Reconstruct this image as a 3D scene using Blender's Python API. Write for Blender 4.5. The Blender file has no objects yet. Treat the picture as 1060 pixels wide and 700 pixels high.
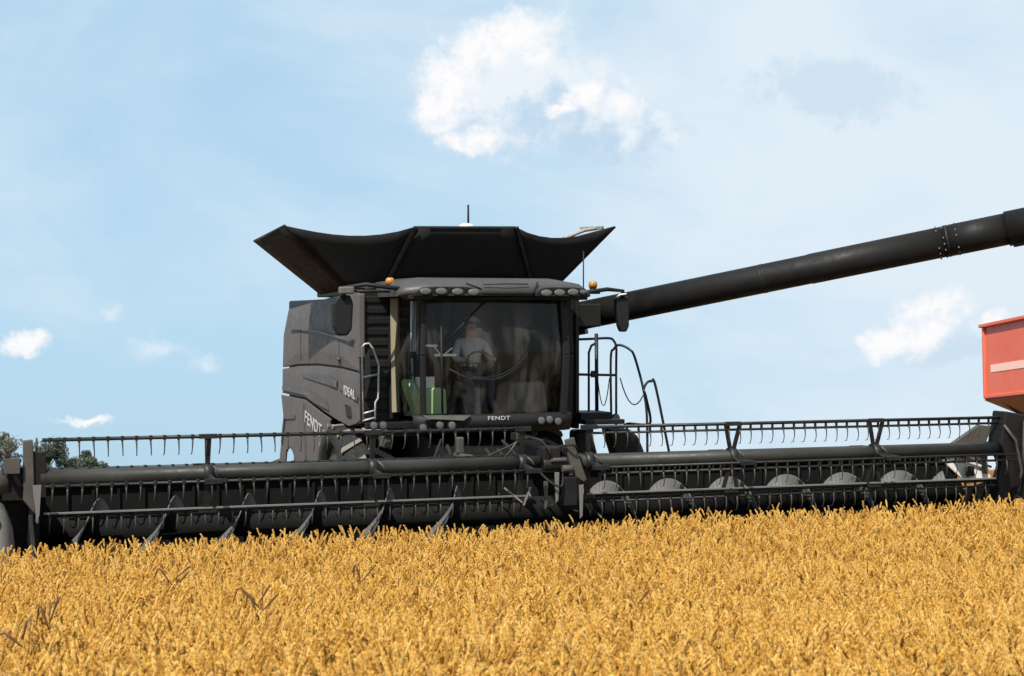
import bpy, bmesh, math, random
import numpy as np
from mathutils import Vector, Matrix, noise as mnoise
R = math.radians
random.seed(7)
rng = np.random.default_rng(7)
scene = bpy.context.scene
COL = scene.collection

# ------------------------------------------------------------------ camera, sky, sun, exposure
YAW = R(19.5)
FW = Vector((math.sin(YAW), math.cos(YAW), 0)); RT = Vector((math.cos(YAW), -math.sin(YAW), 0))
# the field rises away from the camera: everything standing on it is tipped by this slope at the end
T = Matrix.Rotation(R(5.5), 4, RT)
cam_d = bpy.data.cameras.new('camera'); cam = bpy.data.objects.new('camera', cam_d); COL.objects.link(cam)
cam_d.sensor_width = 36; cam_d.lens = 1720 / 1060 * 36; cam_d.clip_end = 9000; cam_d.clip_start = .1
pitch = -math.atan(20 / 1720)
cam.matrix_world = T @ (Matrix.Translation((-7.3, -18.6, 3.4)) @ Matrix.Rotation(-YAW, 4, 'Z') @ Matrix.Rotation(math.pi / 2 + pitch, 4, 'X'))
scene.camera = cam
cam_d.dof.use_dof = True; cam_d.dof.focus_distance = 21; cam_d.dof.aperture_fstop = 4.5

SUN_EL, SUN_AZ = R(46), R(-136)            # azimuth from +Y, clockwise
sun_dir = Vector((math.sin(SUN_AZ) * math.cos(SUN_EL), math.cos(SUN_AZ) * math.cos(SUN_EL), math.sin(SUN_EL)))
world = bpy.data.worlds.new('World'); scene.world = world; world.use_nodes = True
wt = world.node_tree; wt.nodes.clear()
def WN(t, **k):
    n = wt.nodes.new(t)
    for a, b in k.items(): setattr(n, a, b)
    return n
def wl(a, b): wt.links.new(a, b)
def wm(op, a, b=None, c=None, clamp=False):
    n = WN('ShaderNodeMath', operation=op); n.use_clamp = clamp
    for i, v in enumerate((a, b, c)):
        if v is None: continue
        if isinstance(v, (int, float)): n.inputs[i].default_value = v
        else: wl(v, n.inputs[i])
    return n.outputs[0]
sky = WN('ShaderNodeTexSky', sky_type='NISHITA'); sky.sun_disc = False
sky.sun_elevation = SUN_EL; sky.sun_rotation = SUN_AZ
sky.air_density = 1.0; sky.dust_density = 1.2; sky.ozone_density = 1.6; sky.altitude = 100
tc = WN('ShaderNodeTexCoord'); sep = WN('ShaderNodeSeparateXYZ'); wl(tc.outputs['Generated'], sep.inputs[0])
az = wm('MULTIPLY', wm('ARCTAN2', sep.outputs[0], sep.outputs[1]), 180 / math.pi)
el = wm('MULTIPLY', wm('ARCSINE', sep.outputs[2]), 180 / math.pi)
cmb = WN('ShaderNodeCombineXYZ'); wl(az, cmb.inputs[0]); wl(el, cmb.inputs[1])
def wnoise(scale, detail=6, rough=.6, dist=0, off=0, sx=1, sy=1):
    mp = WN('ShaderNodeMapping'); mp.inputs['Location'].default_value = (off, off * .7, off * 1.3); mp.inputs['Scale'].default_value = (sx, sy, 1)
    wl(cmb.outputs[0], mp.inputs[0])
    n = WN('ShaderNodeTexNoise'); n.inputs['Scale'].default_value = scale; n.inputs['Detail'].default_value = detail
    n.inputs['Roughness'].default_value = rough; n.inputs['Distortion'].default_value = dist
    wl(mp.outputs[0], n.inputs['Vector']); return n.outputs['Fac']
wx1 = wm('SUBTRACT', wnoise(1.1, 8, .62, .2, 41), .5); wy1 = wm('SUBTRACT', wnoise(1.1, 8, .62, .2, 77), .5)
az_w = wm('ADD', az, wm('MULTIPLY', wx1, 1.5)); el_w = wm('ADD', el, wm('MULTIPLY', wy1, 1.2))
fluff = wm('SUBTRACT', wnoise(.55, 9, .60, .35, 3), .5)
fine = wm('SUBTRACT', wnoise(2.2, 6, .6, .2, 11), .5)
def smooth(v, lo, hi):
    m = WN('ShaderNodeMapRange', interpolation_type='SMOOTHSTEP'); wl(v, m.inputs[0])
    m.inputs[1].default_value = lo; m.inputs[2].default_value = hi
    m.inputs[3].default_value = 0; m.inputs[4].default_value = 1; return m.outputs[0]
def blob(ca, ce, ra, re, rot=0, amp=1.6, famp=.5):
    dx = wm('SUBTRACT', az_w, ca); dy = wm('SUBTRACT', el_w, ce)
    c, s = math.cos(R(rot)), math.sin(R(rot))
    u = wm('DIVIDE', wm('ADD', wm('MULTIPLY', dx, c), wm('MULTIPLY', dy, s)), ra)
    v = wm('DIVIDE', wm('SUBTRACT', wm('MULTIPLY', dy, c), wm('MULTIPLY', dx, s)), re)
    d = wm('SQRT', wm('ADD', wm('MULTIPLY', u, u), wm('MULTIPLY', v, v)))
    return wm('ADD', wm('SUBTRACT', 1, d), wm('ADD', wm('MULTIPLY', fluff, amp), wm('MULTIPLY', fine, famp)))
def union(bs):
    o = bs[0]
    for b in bs[1:]: o = wm('MAXIMUM', o, b)
    return o
# cumulus: sunlit billows (azimuth, elevation, half sizes in degrees)
lit = union([blob(17.3, 13.5, 2.0, 1.45, 55, .9), blob(18.3, 14.6, 1.8, 1.3, 35, .9), blob(19.5, 15.2, 1.9, 1.1, 0, .9), blob(20.4, 14.6, .9, .8, 0, 1.1), blob(16.9, 12.7, 1.3, 1.2, 0, .9),
             blob(18.0, 11.5, 1.7, .62, 4, 1.1), blob(22.0, 13.1, 1.3, .7, 20, 1.2), blob(21.3, 12.7, 1.0, .5, 10, 1.4), blob(23.4, 12.8, .85, .6, 0, 1.1)])
lit_b = union([blob(33.6, 5.2, 2.1, 1.2, 35, .9), blob(32.3, 4.5, 1.5, .8, 14, .9), blob(35.7, 5.15, .7, .55, 0, 1.3),
             blob(3.1, 4.5, 1.15, .55, 16, 1.0), blob(5.2, 1.95, 1.0, .26, 2, 1.1)])
lit_f = wm('MAXIMUM', smooth(lit, .05, .75), wm('MULTIPLY', smooth(lit_b, .05, .7), .98))
body = union([blob(20.0, 13.3, 3.8, 2.9, -10, 1.1, .6), blob(22.6, 12.3, 3.4, 1.7, -6, 1.2, .7)])
body_f = wm('MULTIPLY', smooth(body, -.05, .5), .92)
grey = union([blob(30.8, 13.1, 3.9, 1.35, -5, 1.1, .8), blob(34.4, 4.3, 2.6, .7, 6, 1.2)])
faint = smooth(union([blob(6.0, 5.6, .7, .35, 10, 1.3), blob(9.0, 3.9, .7, .4, 0, 1.3), blob(7.4, 4.4, 1.6, .5, -6, 1.3)]), .0, 1.0)
grey_f = wm('MULTIPLY', smooth(grey, .05, .55), .8)
inner = smooth(wm('ADD', wnoise(.7, 8, .62, .15, 24), wm('MULTIPLY', wm('SUBTRACT', el, 12.6), .06)), .34, .62)
def rgbmix(f, a, b):
    m = WN('ShaderNodeMix', data_type='RGBA')
    if isinstance(f, (int, float)): m.inputs[0].default_value = f
    else: wl(f, m.inputs[0])
    for i, v in ((6, a), (7, b)):
        if isinstance(v, tuple): m.inputs[i].default_value = v
        else: wl(v, m.inputs[i])
    return m.outputs[2]
SKY = .10
EXPO = 2 ** .55
def rad(r, g, b): return (r / SKY, g / SKY, b / SKY, 1)
veil_n = wnoise(.075, 5, .55, .7, 5, .8, 1.3)
veil = smooth(wm('ADD', wm('ADD', veil_n, wm('ADD', wm('MULTIPLY', wm('SUBTRACT', az, 17), .0125), wm('MULTIPLY', wm('SUBTRACT', wm('MINIMUM', el, 10), 9), .022))), wm('MULTIPLY', wm('SUBTRACT', wnoise(.4, 6, .6, .5, 31, .5, 1.2), .5), .22)), .28, .78)
c = rgbmix(.84, sky.outputs[0], rad(.49, .735, .93))
c = rgbmix(veil, c, rad(.76, .86, .945))
c = rgbmix(grey_f, c, rad(.60, .75, .87))
c = rgbmix(wm('MULTIPLY', faint, .6), c, rad(.84, .90, .96))
c = rgbmix(body_f, c, rgbmix(inner, rad(.54, .70, .86), rad(.86, .92, .97)))
c = rgbmix(lit_f, c, rgbmix(smooth(wnoise(1.3, 5, .6, .3, 91), .48, .68), rad(1.0, .985, .99), rad(.86, .90, .96)))
bg = WN('ShaderNodeBackground'); wl(c, bg.inputs[0]); bg.inputs[1].default_value = SKY / EXPO
out = WN('ShaderNodeOutputWorld'); wl(bg.outputs[0], out.inputs[0])

sl = bpy.data.lights.new('sun', 'SUN'); sl.energy = 5.0; sl.angle = R(.53); sl.color = (1, .955, .88)
so = bpy.data.objects.new('sun', sl); COL.objects.link(so)
so.rotation_euler = (-sun_dir).to_track_quat('-Z', 'Y').to_euler(); so.location = (-30, -30, 40)
scene.view_settings.view_transform = 'Standard'; scene.view_settings.look = 'None'
scene.view_settings.exposure = .55; scene.view_settings.gamma = 1; scene.view_settings.use_curve_mapping = False
scene.render.engine = 'CYCLES'
scene.cycles.max_bounces = 8; scene.cycles.transparent_max_bounces = 16

# ------------------------------------------------------------------ materials
def mat(name, col, rough=.5, metal=0, dust=0, dust_col=(.23, .185, .13), dscale=3, bump=0, bscale=40, vary=0, spec=.5, up=.0):
    m = bpy.data.materials.new(name); m.use_nodes = True; nt = m.node_tree; b = nt.nodes['Principled BSDF']
    b.inputs['Roughness'].default_value = rough; b.inputs['Metallic'].default_value = metal
    b.inputs['Base Color'].default_value = (*col, 1); b.inputs['Specular IOR Level'].default_value = spec
    tcn = nt.nodes.new('ShaderNodeTexCoord')
    last = None
    def mix(f, a, bb):
        n = nt.nodes.new('ShaderNodeMix'); n.data_type = 'RGBA'; nt.links.new(f, n.inputs[0])
        if isinstance(a, tuple): n.inputs[6].default_value = a
        else: nt.links.new(a, n.inputs[6])
        n.inputs[7].default_value = bb; return n.outputs[2]
    def nz(scale, det=5, rgh=.6):
        n = nt.nodes.new('ShaderNodeTexNoise'); n.inputs['Scale'].default_value = scale; n.inputs['Detail'].default_value = det
        n.inputs['Roughness'].default_value = rgh; nt.links.new(tcn.outputs['Object'], n.inputs['Vector']); return n.outputs['Fac']
    def rng_(v, lo, hi, o=1.):
        n = nt.nodes.new('ShaderNodeMapRange'); nt.links.new(v, n.inputs[0]); n.inputs[1].default_value = lo; n.inputs[2].default_value = hi
        n.inputs[4].default_value = o; return n.outputs[0]
    c = (*col, 1)
    if vary:
        c = mix(rng_(nz(dscale * 2.3), .35, .7), c, tuple(min(1, x * (1 + vary)) for x in col) + (1,))
    if dust:
        f = rng_(nz(dscale), .38, .75, dust)
        if up:
            g = nt.nodes.new('ShaderNodeNewGeometry'); s = nt.nodes.new('ShaderNodeSeparateXYZ'); nt.links.new(g.outputs['Normal'], s.inputs[0])
            f2 = rng_(s.outputs[2], .2, 1., up); a = nt.nodes.new('ShaderNodeMath'); a.operation = 'ADD'; a.use_clamp = True
            nt.links.new(f, a.inputs[0]); nt.links.new(f2, a.inputs[1]); f = a.outputs[0]
        c = mix(f, c, (*dust_col, 1))
    if not isinstance(c, tuple): nt.links.new(c, b.inputs['Base Color'])
    if dust or vary:
        nt.links.new(rng_(nz(dscale * 4), .2, .8, 1), b.inputs['Roughness'])
        n = nt.nodes.new('ShaderNodeMapRange'); nt.links.new(nz(dscale * 5), n.inputs[0]); n.inputs[1].default_value = .3; n.inputs[2].default_value = .7
        n.inputs[3].default_value = max(.05, rough - .12); n.inputs[4].default_value = min(1, rough + .15); nt.links.new(n.outputs[0], b.inputs['Roughness'])
    if bump:
        bn = nt.nodes.new('ShaderNodeBump'); bn.inputs['Strength'].default_value = bump; bn.inputs['Distance'].default_value = .02
        nt.links.new(nz(bscale), bn.inputs['Height']); nt.links.new(bn.outputs[0], b.inputs['Normal'])
    return m
M = {}
M['panel'] = mat('grey_panel_paint', (.082, .072, .068), .58, .0, .35, (.118, .103, .092), 1.3, .05, 3, spec=.3)
M['decal'] = mat('dark_decal', (.045, .036, .035), .45, 0, .2)
M['black'] = mat('black_machine_paint', (.0050, .0048, .0046), .55, 0, .10, (.05, .042, .035), 3.5, .06, 8, spec=.3)
M['tarp'] = mat('dark_tank_sheet', (.0095, .009, .009), .75, 0, .3, (.017, .0155, .015), 1.6, .15, 4, spec=.15)
M['tarp_in'] = mat('pale_sheet_edge', (.30, .28, .23), .8, 0, .5, (.15, .13, .1), 9)
M['plastic'] = mat('black_plastic', (.006, .006, .0062), .6, 0, .1, (.035, .03, .026), 5, spec=.3)
M['roofgrey'] = mat('grey_roof_shell', (.032, .030, .029), .55, 0, .35, (.075, .068, .06), 2, up=.1)
M['tube'] = mat('worn_dark_green_grey_tube', (.016, .016, .014), .5, 0, .5, (.055, .052, .042), 1.5, up=.2, spec=.3)
M['bat'] = mat('black_worn_bar', (.007, .007, .0072), .5, 0, .25, (.05, .045, .04), 6, up=.06, spec=.35)
M['steel'] = mat('worn_steel', (.16, .152, .145), .5, .2, .5, (.10, .09, .075), 6)
M['flight'] = mat('auger_flight_steel', (.125, .122, .118), .55, .0, .5, (.085, .08, .07), 2.5)
M['flight_worn'] = mat('auger_flight_dark_worn', (.075, .072, .07), .6, 0, .5, (.12, .11, .10), 5)
M['drum'] = mat('auger_drum_paint', (.006, .006, .006), .8, 0, .3, (.014, .013, .012), 4, spec=.15)
M['sheet'] = mat('header_back_sheet', (.005, .005, .005), .8, 0, .3, (.013, .012, .011), 2.2, spec=.15)
M['tine'] = mat('tine_plastic', (.04, .036, .032), .5, 0, .5, (.11, .10, .085), 12, spec=.3)
M['shield'] = mat('dusty_shield', (.045, .041, .035), .6, 0, .5, (.10, .088, .07), 5)
M['divider'] = mat('grey_divider', (.10, .092, .082), .6, 0, .6, (.05, .043, .034), 6)
M['augerpaint'] = mat('auger_tube_paint', (.006, .0055, .0052), .6, 0, .2, (.018, .015, .013), 1.2, spec=.25)
M['decal_white'] = mat('worn_white_lettering', (.42, .41, .40), .5, 0, .3, (.25, .22, .2), 6)
M['strip_tan'] = mat('tan_pillar_cover', (.20, .165, .105), .8, 0, .3)
M['sky_strip'] = mat('painted_sky_light', (.40, .46, .55), .5)  # sky light at the cab pillar, put into the colour
M['white'] = mat('white_paint', (.72, .70, .66), .45, 0, .3, (.45, .4, .32), 5)
M['rubber'] = mat('tyre_rubber', (.006, .006, .006), .85, 0, .4, (.018, .016, .014), 5)
M['lug'] = mat('dusty_tyre_lug', (.16, .145, .125), .85, 0, .6, (.24, .21, .17), 7)
M['rail'] = mat('handrail_paint', (.006, .009, .013), .5, 0, .1, (.04, .035, .03), spec=.25)
M['lightrail'] = mat('light_handrail', (.42, .40, .38), .45, .2, .3)
M['red'] = mat('red_trailer_paint', (.60, .105, .055), .42, 0, .45, (.60, .19, .12), 1.2, .03, 3)
M['stripe'] = mat('pale_trailer_stripe', (.80, .48, .42), .5, 0, .2, (.6, .35, .3), 4)
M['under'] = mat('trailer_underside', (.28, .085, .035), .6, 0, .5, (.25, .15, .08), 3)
M['tan'] = mat('tan_cab_lining', (.75, .60, .32), .8, 0, .3)
M['green'] = mat('pale_green_console', (.30, .42, .21), .45, 0, .3, (.5, .5, .42), 6)
M['seat'] = mat('dark_seat_fabric', (.05, .055, .07), .8, 0, .2)
M['skin'] = mat('skin', (.42, .25, .18), .55)
M['shirt'] = mat('grey_shirt', (.26, .27, .30), .8, 0, 0, vary=.3, dscale=8)
M['jeans'] = mat('dark_trousers', (.03, .035, .06), .85)
M['capm'] = mat('pale_cap', (.30, .29, .28), .8)
def glass_mat(name, tint, rough=.02, refl=1.33):
    m = bpy.data.materials.new(name); m.use_nodes = True; nt = m.node_tree; nt.nodes.clear()
    o = nt.nodes.new('ShaderNodeOutputMaterial'); t = nt.nodes.new('ShaderNodeBsdfTransparent'); t.inputs[0].default_value = (*tint, 1)
    g = nt.nodes.new('ShaderNodeBsdfGlossy'); g.inputs['Roughness'].default_value = rough
    f = nt.nodes.new('ShaderNodeFresnel'); f.inputs[0].default_value = refl
    d = nt.nodes.new('ShaderNodeBsdfDiffuse'); d.inputs[0].default_value = (.35, .32, .28, 1)  # dusty diffuse streaks, doubling as reflections painted into the glass
    n = nt.nodes.new('ShaderNodeTexNoise'); n.inputs['Scale'].default_value = 3.0; n.inputs['Detail'].default_value = 8; n.inputs['Distortion'].default_value = .6
    tcx = nt.nodes.new('ShaderNodeTexCoord'); mp = nt.nodes.new('ShaderNodeMapping'); mp.inputs['Scale'].default_value = (1.6, 1, .5)
    nt.links.new(tcx.outputs['Object'], mp.inputs[0]); nt.links.new(mp.outputs[0], n.inputs['Vector'])
    r = nt.nodes.new('ShaderNodeMapRange'); nt.links.new(n.outputs[0], r.inputs[0]); r.inputs[1].default_value = .48; r.inputs[2].default_value = .8; r.inputs[4].default_value = .16
    a = nt.nodes.new('ShaderNodeMixShader'); nt.links.new(r.outputs[0], a.inputs[0]); nt.links.new(t.outputs[0], a.inputs[1]); nt.links.new(d.outputs[0], a.inputs[2])
    b = nt.nodes.new('ShaderNodeMixShader'); nt.links.new(f.outputs[0], b.inputs[0]); nt.links.new(a.outputs[0], b.inputs[1]); nt.links.new(g.outputs[0], b.inputs[2])
    nt.links.new(b.outputs[0], o.inputs[0]); return m
M['glass'] = glass_mat('cab_glass', (.95, .96, .93))
M['sideglass'] = glass_mat('side_glass', (.80, .84, .78))
M['lens'] = mat('lamp_lens', (.085, .085, .088), .35, .1, .4, (.16, .15, .13))
M['mirror'] = mat('mirror_glass', (.7, .7, .72), .05, 1)
def amber():
    m = mat('amber_lens', (.40, .17, .03), .35); b = m.node_tree.nodes['Principled BSDF']; b.inputs['Subsurface Weight'].default_value = .3; return m
M['amber'] = amber()

# ------------------------------------------------------------------ mesh helpers
class MB:
    def __init__(s): s.v = []; s.f = []; s.sm = []
    def add(s, vs, fs, smooth=False):
        s.g = getattr(s, 'g', []) + [(len(s.v), len(s.f))]
        o = len(s.v); s.v += [tuple(v) for v in vs]; s.f += [tuple(i + o for i in f) for f in fs]; s.sm += [smooth] * len(fs); return s
    def box(s, c, d, rot=None):
        hx, hy, hz = d[0] / 2, d[1] / 2, d[2] / 2
        vs = [Vector((x, y, z)) for x in (-hx, hx) for y in (-hy, hy) for z in (-hz, hz)]
        if rot is not None: vs = [rot @ v for v in vs]
        c = Vector(c); vs = [v + c for v in vs]
        return s.add(vs, [(0, 1, 3, 2), (4, 6, 7, 5), (0, 4, 5, 1), (2, 3, 7, 6), (0, 2, 6, 4), (1, 5, 7, 3)])
    def bar(s, a, b, w, h, up=(0, 0, 1)):
        a, b = Vector(a), Vector(b); d = b - a; L = d.length; d.normalize(); up = Vector(up)
        x = d.cross(up)
        if x.length < 1e-3: x = d.cross(Vector((1, 0, 0)))
        x.normalize(); y = x.cross(d)
        m = Matrix((x, d, y)).transposed()
        return s.box((a + b) / 2, (w, L, h), m)
    def tube(s, pts, r, n=10, cap=True, smooth=True):
        pts = [Vector(p) for p in pts]; rs = r if isinstance(r, (list, tuple)) else [r] * len(pts)
        d0 = (pts[1] - pts[0]).normalized(); ref = Vector((0, 0, 1)) if abs(d0.z) < .9 else Vector((0, 1, 0))
        rings = []
        x = d0.cross(ref).normalized()
        for i, p in enumerate(pts):
            if i == 0: d = pts[1] - pts[0]
            elif i == len(pts) - 1: d = pts[-1] - pts[-2]
            else: d = (pts[i + 1] - p).normalized() + (p - pts[i - 1]).normalized()
            d.normalize(); x = (x - d * x.dot(d)).normalized(); y = d.cross(x)
            rings.append([p + (x * math.cos(2 * math.pi * k / n) + y * math.sin(2 * math.pi * k / n)) * rs[i] for k in range(n)])
        vs = [v for rg in rings for v in rg]; fs = []
        for i in range(len(pts) - 1):
            for k in range(n):
                a, b = i * n + k, i * n + (k + 1) % n; fs.append((a, b, b + n, a + n))
        s.add(vs, fs, smooth)
        if cap: s.f += [tuple(len(s.v) - len(vs) + k for k in reversed(range(n))), tuple(len(s.v) - n + k for k in range(n))]; s.sm += [False] * 2
        return s
    def prism(s, poly, d):           # poly: 3-D points, d: extrusion vector
        d = Vector(d); p = [Vector(q) for q in poly]; n = len(p)
        return s.add(p + [q + d for q in p], [tuple(range(n))[::-1], tuple(range(n, 2 * n))] + [(i, (i + 1) % n, (i + 1) % n + n, i + n) for i in range(n)])
    def sphere(s, c, r, n=12, sc=(1, 1, 1), lo=-1.0):
        vs = []; fs = []; m = n // 2
        for i in range(m + 1):
            t = math.pi * i / m
            for k in range(n):
                a = 2 * math.pi * k / n; z = max(lo, math.cos(t))
                vs.append((c[0] + r * sc[0] * math.sin(t) * math.cos(a), c[1] + r * sc[1] * math.sin(t) * math.sin(a), c[2] + r * sc[2] * z))
        for i in range(m):
            for k in range(n): a, b = i * n + k, i * n + (k + 1) % n; fs.append((a, a + n, b + n, b))
        return s.add(vs, fs, True)
    def pieces(s, name, m, parent=None, bevel=0):      # every added shape becomes an object of its own
        g = s.g + [(len(s.v), len(s.f))]; out = []
        for (v0, f0), (v1, f1) in zip(g, g[1:]):
            q = MB(); q.v = s.v[v0:v1]; q.f = [tuple(i - v0 for i in f) for f in s.f[f0:f1]]; q.sm = s.sm[f0:f1]
            out.append(q.build(name, m, parent, bevel))
        return out
    def build(s, name, m, parent=None, bevel=0, solid=0, origin=None):
        org = Vector(origin) if origin else ORG
        me = bpy.data.meshes.new(name); me.from_pydata([Vector(v) - org for v in s.v], [], s.f)
        me.polygons.foreach_set('use_smooth', s.sm)
        bm = bmesh.new(); bm.from_mesh(me); bmesh.ops.recalc_face_normals(bm, faces=bm.faces); bm.to_mesh(me); bm.free()
        me.update(); o = bpy.data.objects.new(name, me); COL.objects.link(o)
        for mm in (m if isinstance(m, (list, tuple)) else [m]): me.materials.append(mm)
        if parent: o.parent = parent
        if solid: k = o.modifiers.new('thick', 'SOLIDIFY'); k.thickness = solid; k.offset = 0
        if bevel: k = o.modifiers.new('bevel', 'BEVEL'); k.width = bevel; k.segments = 2; k.limit_method = 'ANGLE'; k.angle_limit = R(35)
        return o
ORG = Vector((0, 0, 0))
FIELD = []          # top-level objects laid out in the field's own frame, tipped by T at the end
def empty(name, loc, label, cat, group=None):
    o = bpy.data.objects.new(name, None); COL.objects.link(o); o.location = loc; o['label'] = label; o['category'] = cat
    if group: o['group'] = group
    o.empty_display_size = .2
    return o
def text(name, body, size, m, parent, loc, rot, ext=.004, shear=0):
    cu = bpy.data.curves.new(name, 'FONT'); cu.body = body; cu.size = size; cu.extrude = ext; cu.offset = size * .008; cu.space_character = 1.12; cu.align_x = 'CENTER'; cu.align_y = 'CENTER'; cu.shear = shear
    t = bpy.data.objects.new('tmp', cu); COL.objects.link(t)
    dg = bpy.context.evaluated_depsgraph_get(); me = bpy.data.meshes.new_from_object(t.evaluated_get(dg)); bpy.data.objects.remove(t)
    me.name = name; me.materials.clear(); me.materials.append(m)
    o = bpy.data.objects.new(name, me); COL.objects.link(o); o.parent = parent; o.matrix_local = Matrix.Translation(Vector(loc) - ORG) @ rot; return o

# ------------------------------------------------------------------ ground
def sst(t): t = np.clip(t, 0, 1); return t * t * (3 - 2 * t)
def ground_h(x, y):
    x = np.asarray(x, float); y = np.asarray(y, float)
    u = x * math.sin(YAW) + y * math.cos(YAW)
    h = np.where(u < -2, 1.95 * sst((-u - 2) / 24), 0.)
    s1 = .15; k = np.clip(u - 10, 0, 16); h = h - s1 * k * k / 32
    h = h - s1 * np.clip(u - 26, 0, 44) - (math.tan(R(5.5)) + .0015) * np.clip(u - 70, 0, None)
    return h
us = np.unique(np.concatenate([np.linspace(-300, -40, 14), np.linspace(-40, 90, 131), np.geomspace(91, 5000, 40)]))
vs_ = np.unique(np.concatenate([-np.geomspace(46, 4000, 26), np.linspace(-45, 45, 61), np.geomspace(46, 4000, 26)]))
U, V = np.meshgrid(us, vs_, indexing='ij')
GX = U * math.sin(YAW) + V * math.cos(YAW); GY = U * math.cos(YAW) - V * math.sin(YAW)
GZ = ground_h(GX, GY)
near = (np.abs(U) < 60) & (np.abs(V) < 45)
GZ = GZ + np.where(near, rng.normal(0, .012, GZ.shape), 0)
nu, nv = U.shape
verts = np.stack([GX, GY, GZ], -1).reshape(-1, 3)
idx = np.arange(nu * nv).reshape(nu, nv)
fq = np.stack([idx[:-1, :-1], idx[:-1, 1:], idx[1:, 1:], idx[1:, :-1]], -1).reshape(-1, 4)
gm = bpy.data.meshes.new('ground'); gm.from_pydata(verts.tolist(), [], fq.tolist()); gm.polygons.foreach_set('use_smooth', [True] * len(fq))
g_o = bpy.data.objects.new('ground', gm); COL.objects.link(g_o); g_o['kind'] = 'structure'; FIELD.append(g_o)
gmat = mat('dry_stubble_soil', (.20, .14, .08), .95, 0, .9, (.38, .28, .13), 2.5, .6, 14); gm.materials.append(gmat)
if gm.polygons[0].normal.z < 0: gm.flip_normals()

# ------------------------------------------------------------------ combine harvester
RO = (0, 5.0, 0)
comb = empty('combine_harvester', RO, 'black and dark grey combine harvester with wide header cutting the golden wheat', 'combine harvester')
FIELD.append(comb)
ORG = Vector(RO)
# --- dark core of the body
b = MB(); b.box((.04, 6.5, 2.86), (3.10, 5.0, 1.68)); b.box((.04, 6.5, 1.6), (1.5, 4.9, .84)); b.box((.04, 7.5, 1.6), (3.06, 2.9, .84)); b.box((.04, 8.9, 2.1), (2.6, .9, 1.9))
core = b.build('body', M['black'], comb, .03)
b = MB(); b.box((.05, 6.0, .95), (1.3, 4.6, .5)); b.bar((-1.0, 5.1, 1.03), (1.05, 5.1, 1.03), .3, .3); b.bar((-.9, 8.3, .7), (.9, 8.3, .7), .22, .22)
b.build('chassis', M['black'], comb, .02)
# --- side panels on the left of the photo (and their twins on the far side)
def side_panel(poly, x, bulge, sgn, name, m):
    # polygon in (y,z), slightly domed outwards
    cy = sum(p[0] for p in poly) / len(poly); cz = sum(p[1] for p in poly) / len(poly)
    b = MB(); n = len(poly); rings = []
    for k, (t, o) in enumerate(((1, -.05), (1, 0), (.985, .012), (.6, .012 + bulge * .7), (0, .012 + bulge))):
        if t == 0: rings.append([(x + sgn * o, cy, cz)])
        else: rings.append([(x + sgn * o, cy + (p[0] - cy) * t, cz + (p[1] - cz) * t) for p in poly])
    vs = [v for r in rings for v in r]; fs = []
    for k in range(3):
        for i in range(n): a, c = k * n + i, k * n + (i + 1) % n; fs.append((a, c, c + n, a + n))
    for i in range(n): fs.append((3 * n + i, 3 * n + (i + 1) % n, 4 * n))
    b.add(vs, fs); return b.build(name, m, comb)
def dense(poly, step=.25):
    o = []
    for i, p in enumerate(poly):
        q = poly[(i + 1) % len(poly)]; L = math.hypot(q[0] - p[0], q[1] - p[1]); n = max(1, int(L / step))
        o += [(p[0] + (q[0] - p[0]) * k / n, p[1] + (q[1] - p[1]) * k / n) for k in range(n)]
    return o
upper = [(3.93, 3.80), (5.3, 3.74), (7.05, 3.65), (8.75, 3.55), (9.16, 3.12), (9.24, 2.58), (8.0, 2.66), (6.6, 2.705), (5.0, 2.705), (3.93, 2.665)]
mid_f = [(3.93, 2.635), (5.10, 2.675), (5.10, 1.90), (4.6, 1.86), (4.15, 1.92), (3.93, 1.98)]
mid_r = [(5.14, 2.675), (6.6, 2.675), (8.0, 2.63), (9.24, 2.55), (9.26, 2.14), (7.4, 2.14), (6.2, 2.0), (5.5, 1.93), (5.14, 1.90)]
low_r = [(9.25, 2.11), (7.42, 2.11), (6.2, 1.96), (5.62, 1.90), (5.74, 1.72), (5.45, 1.15), (6.3, .72), (7.7, .70), (7.95, .95), (8.45, 1.28), (8.85, 1.2), (9.05, .75), (9.5, .75), (9.08, 1.76)]
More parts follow.
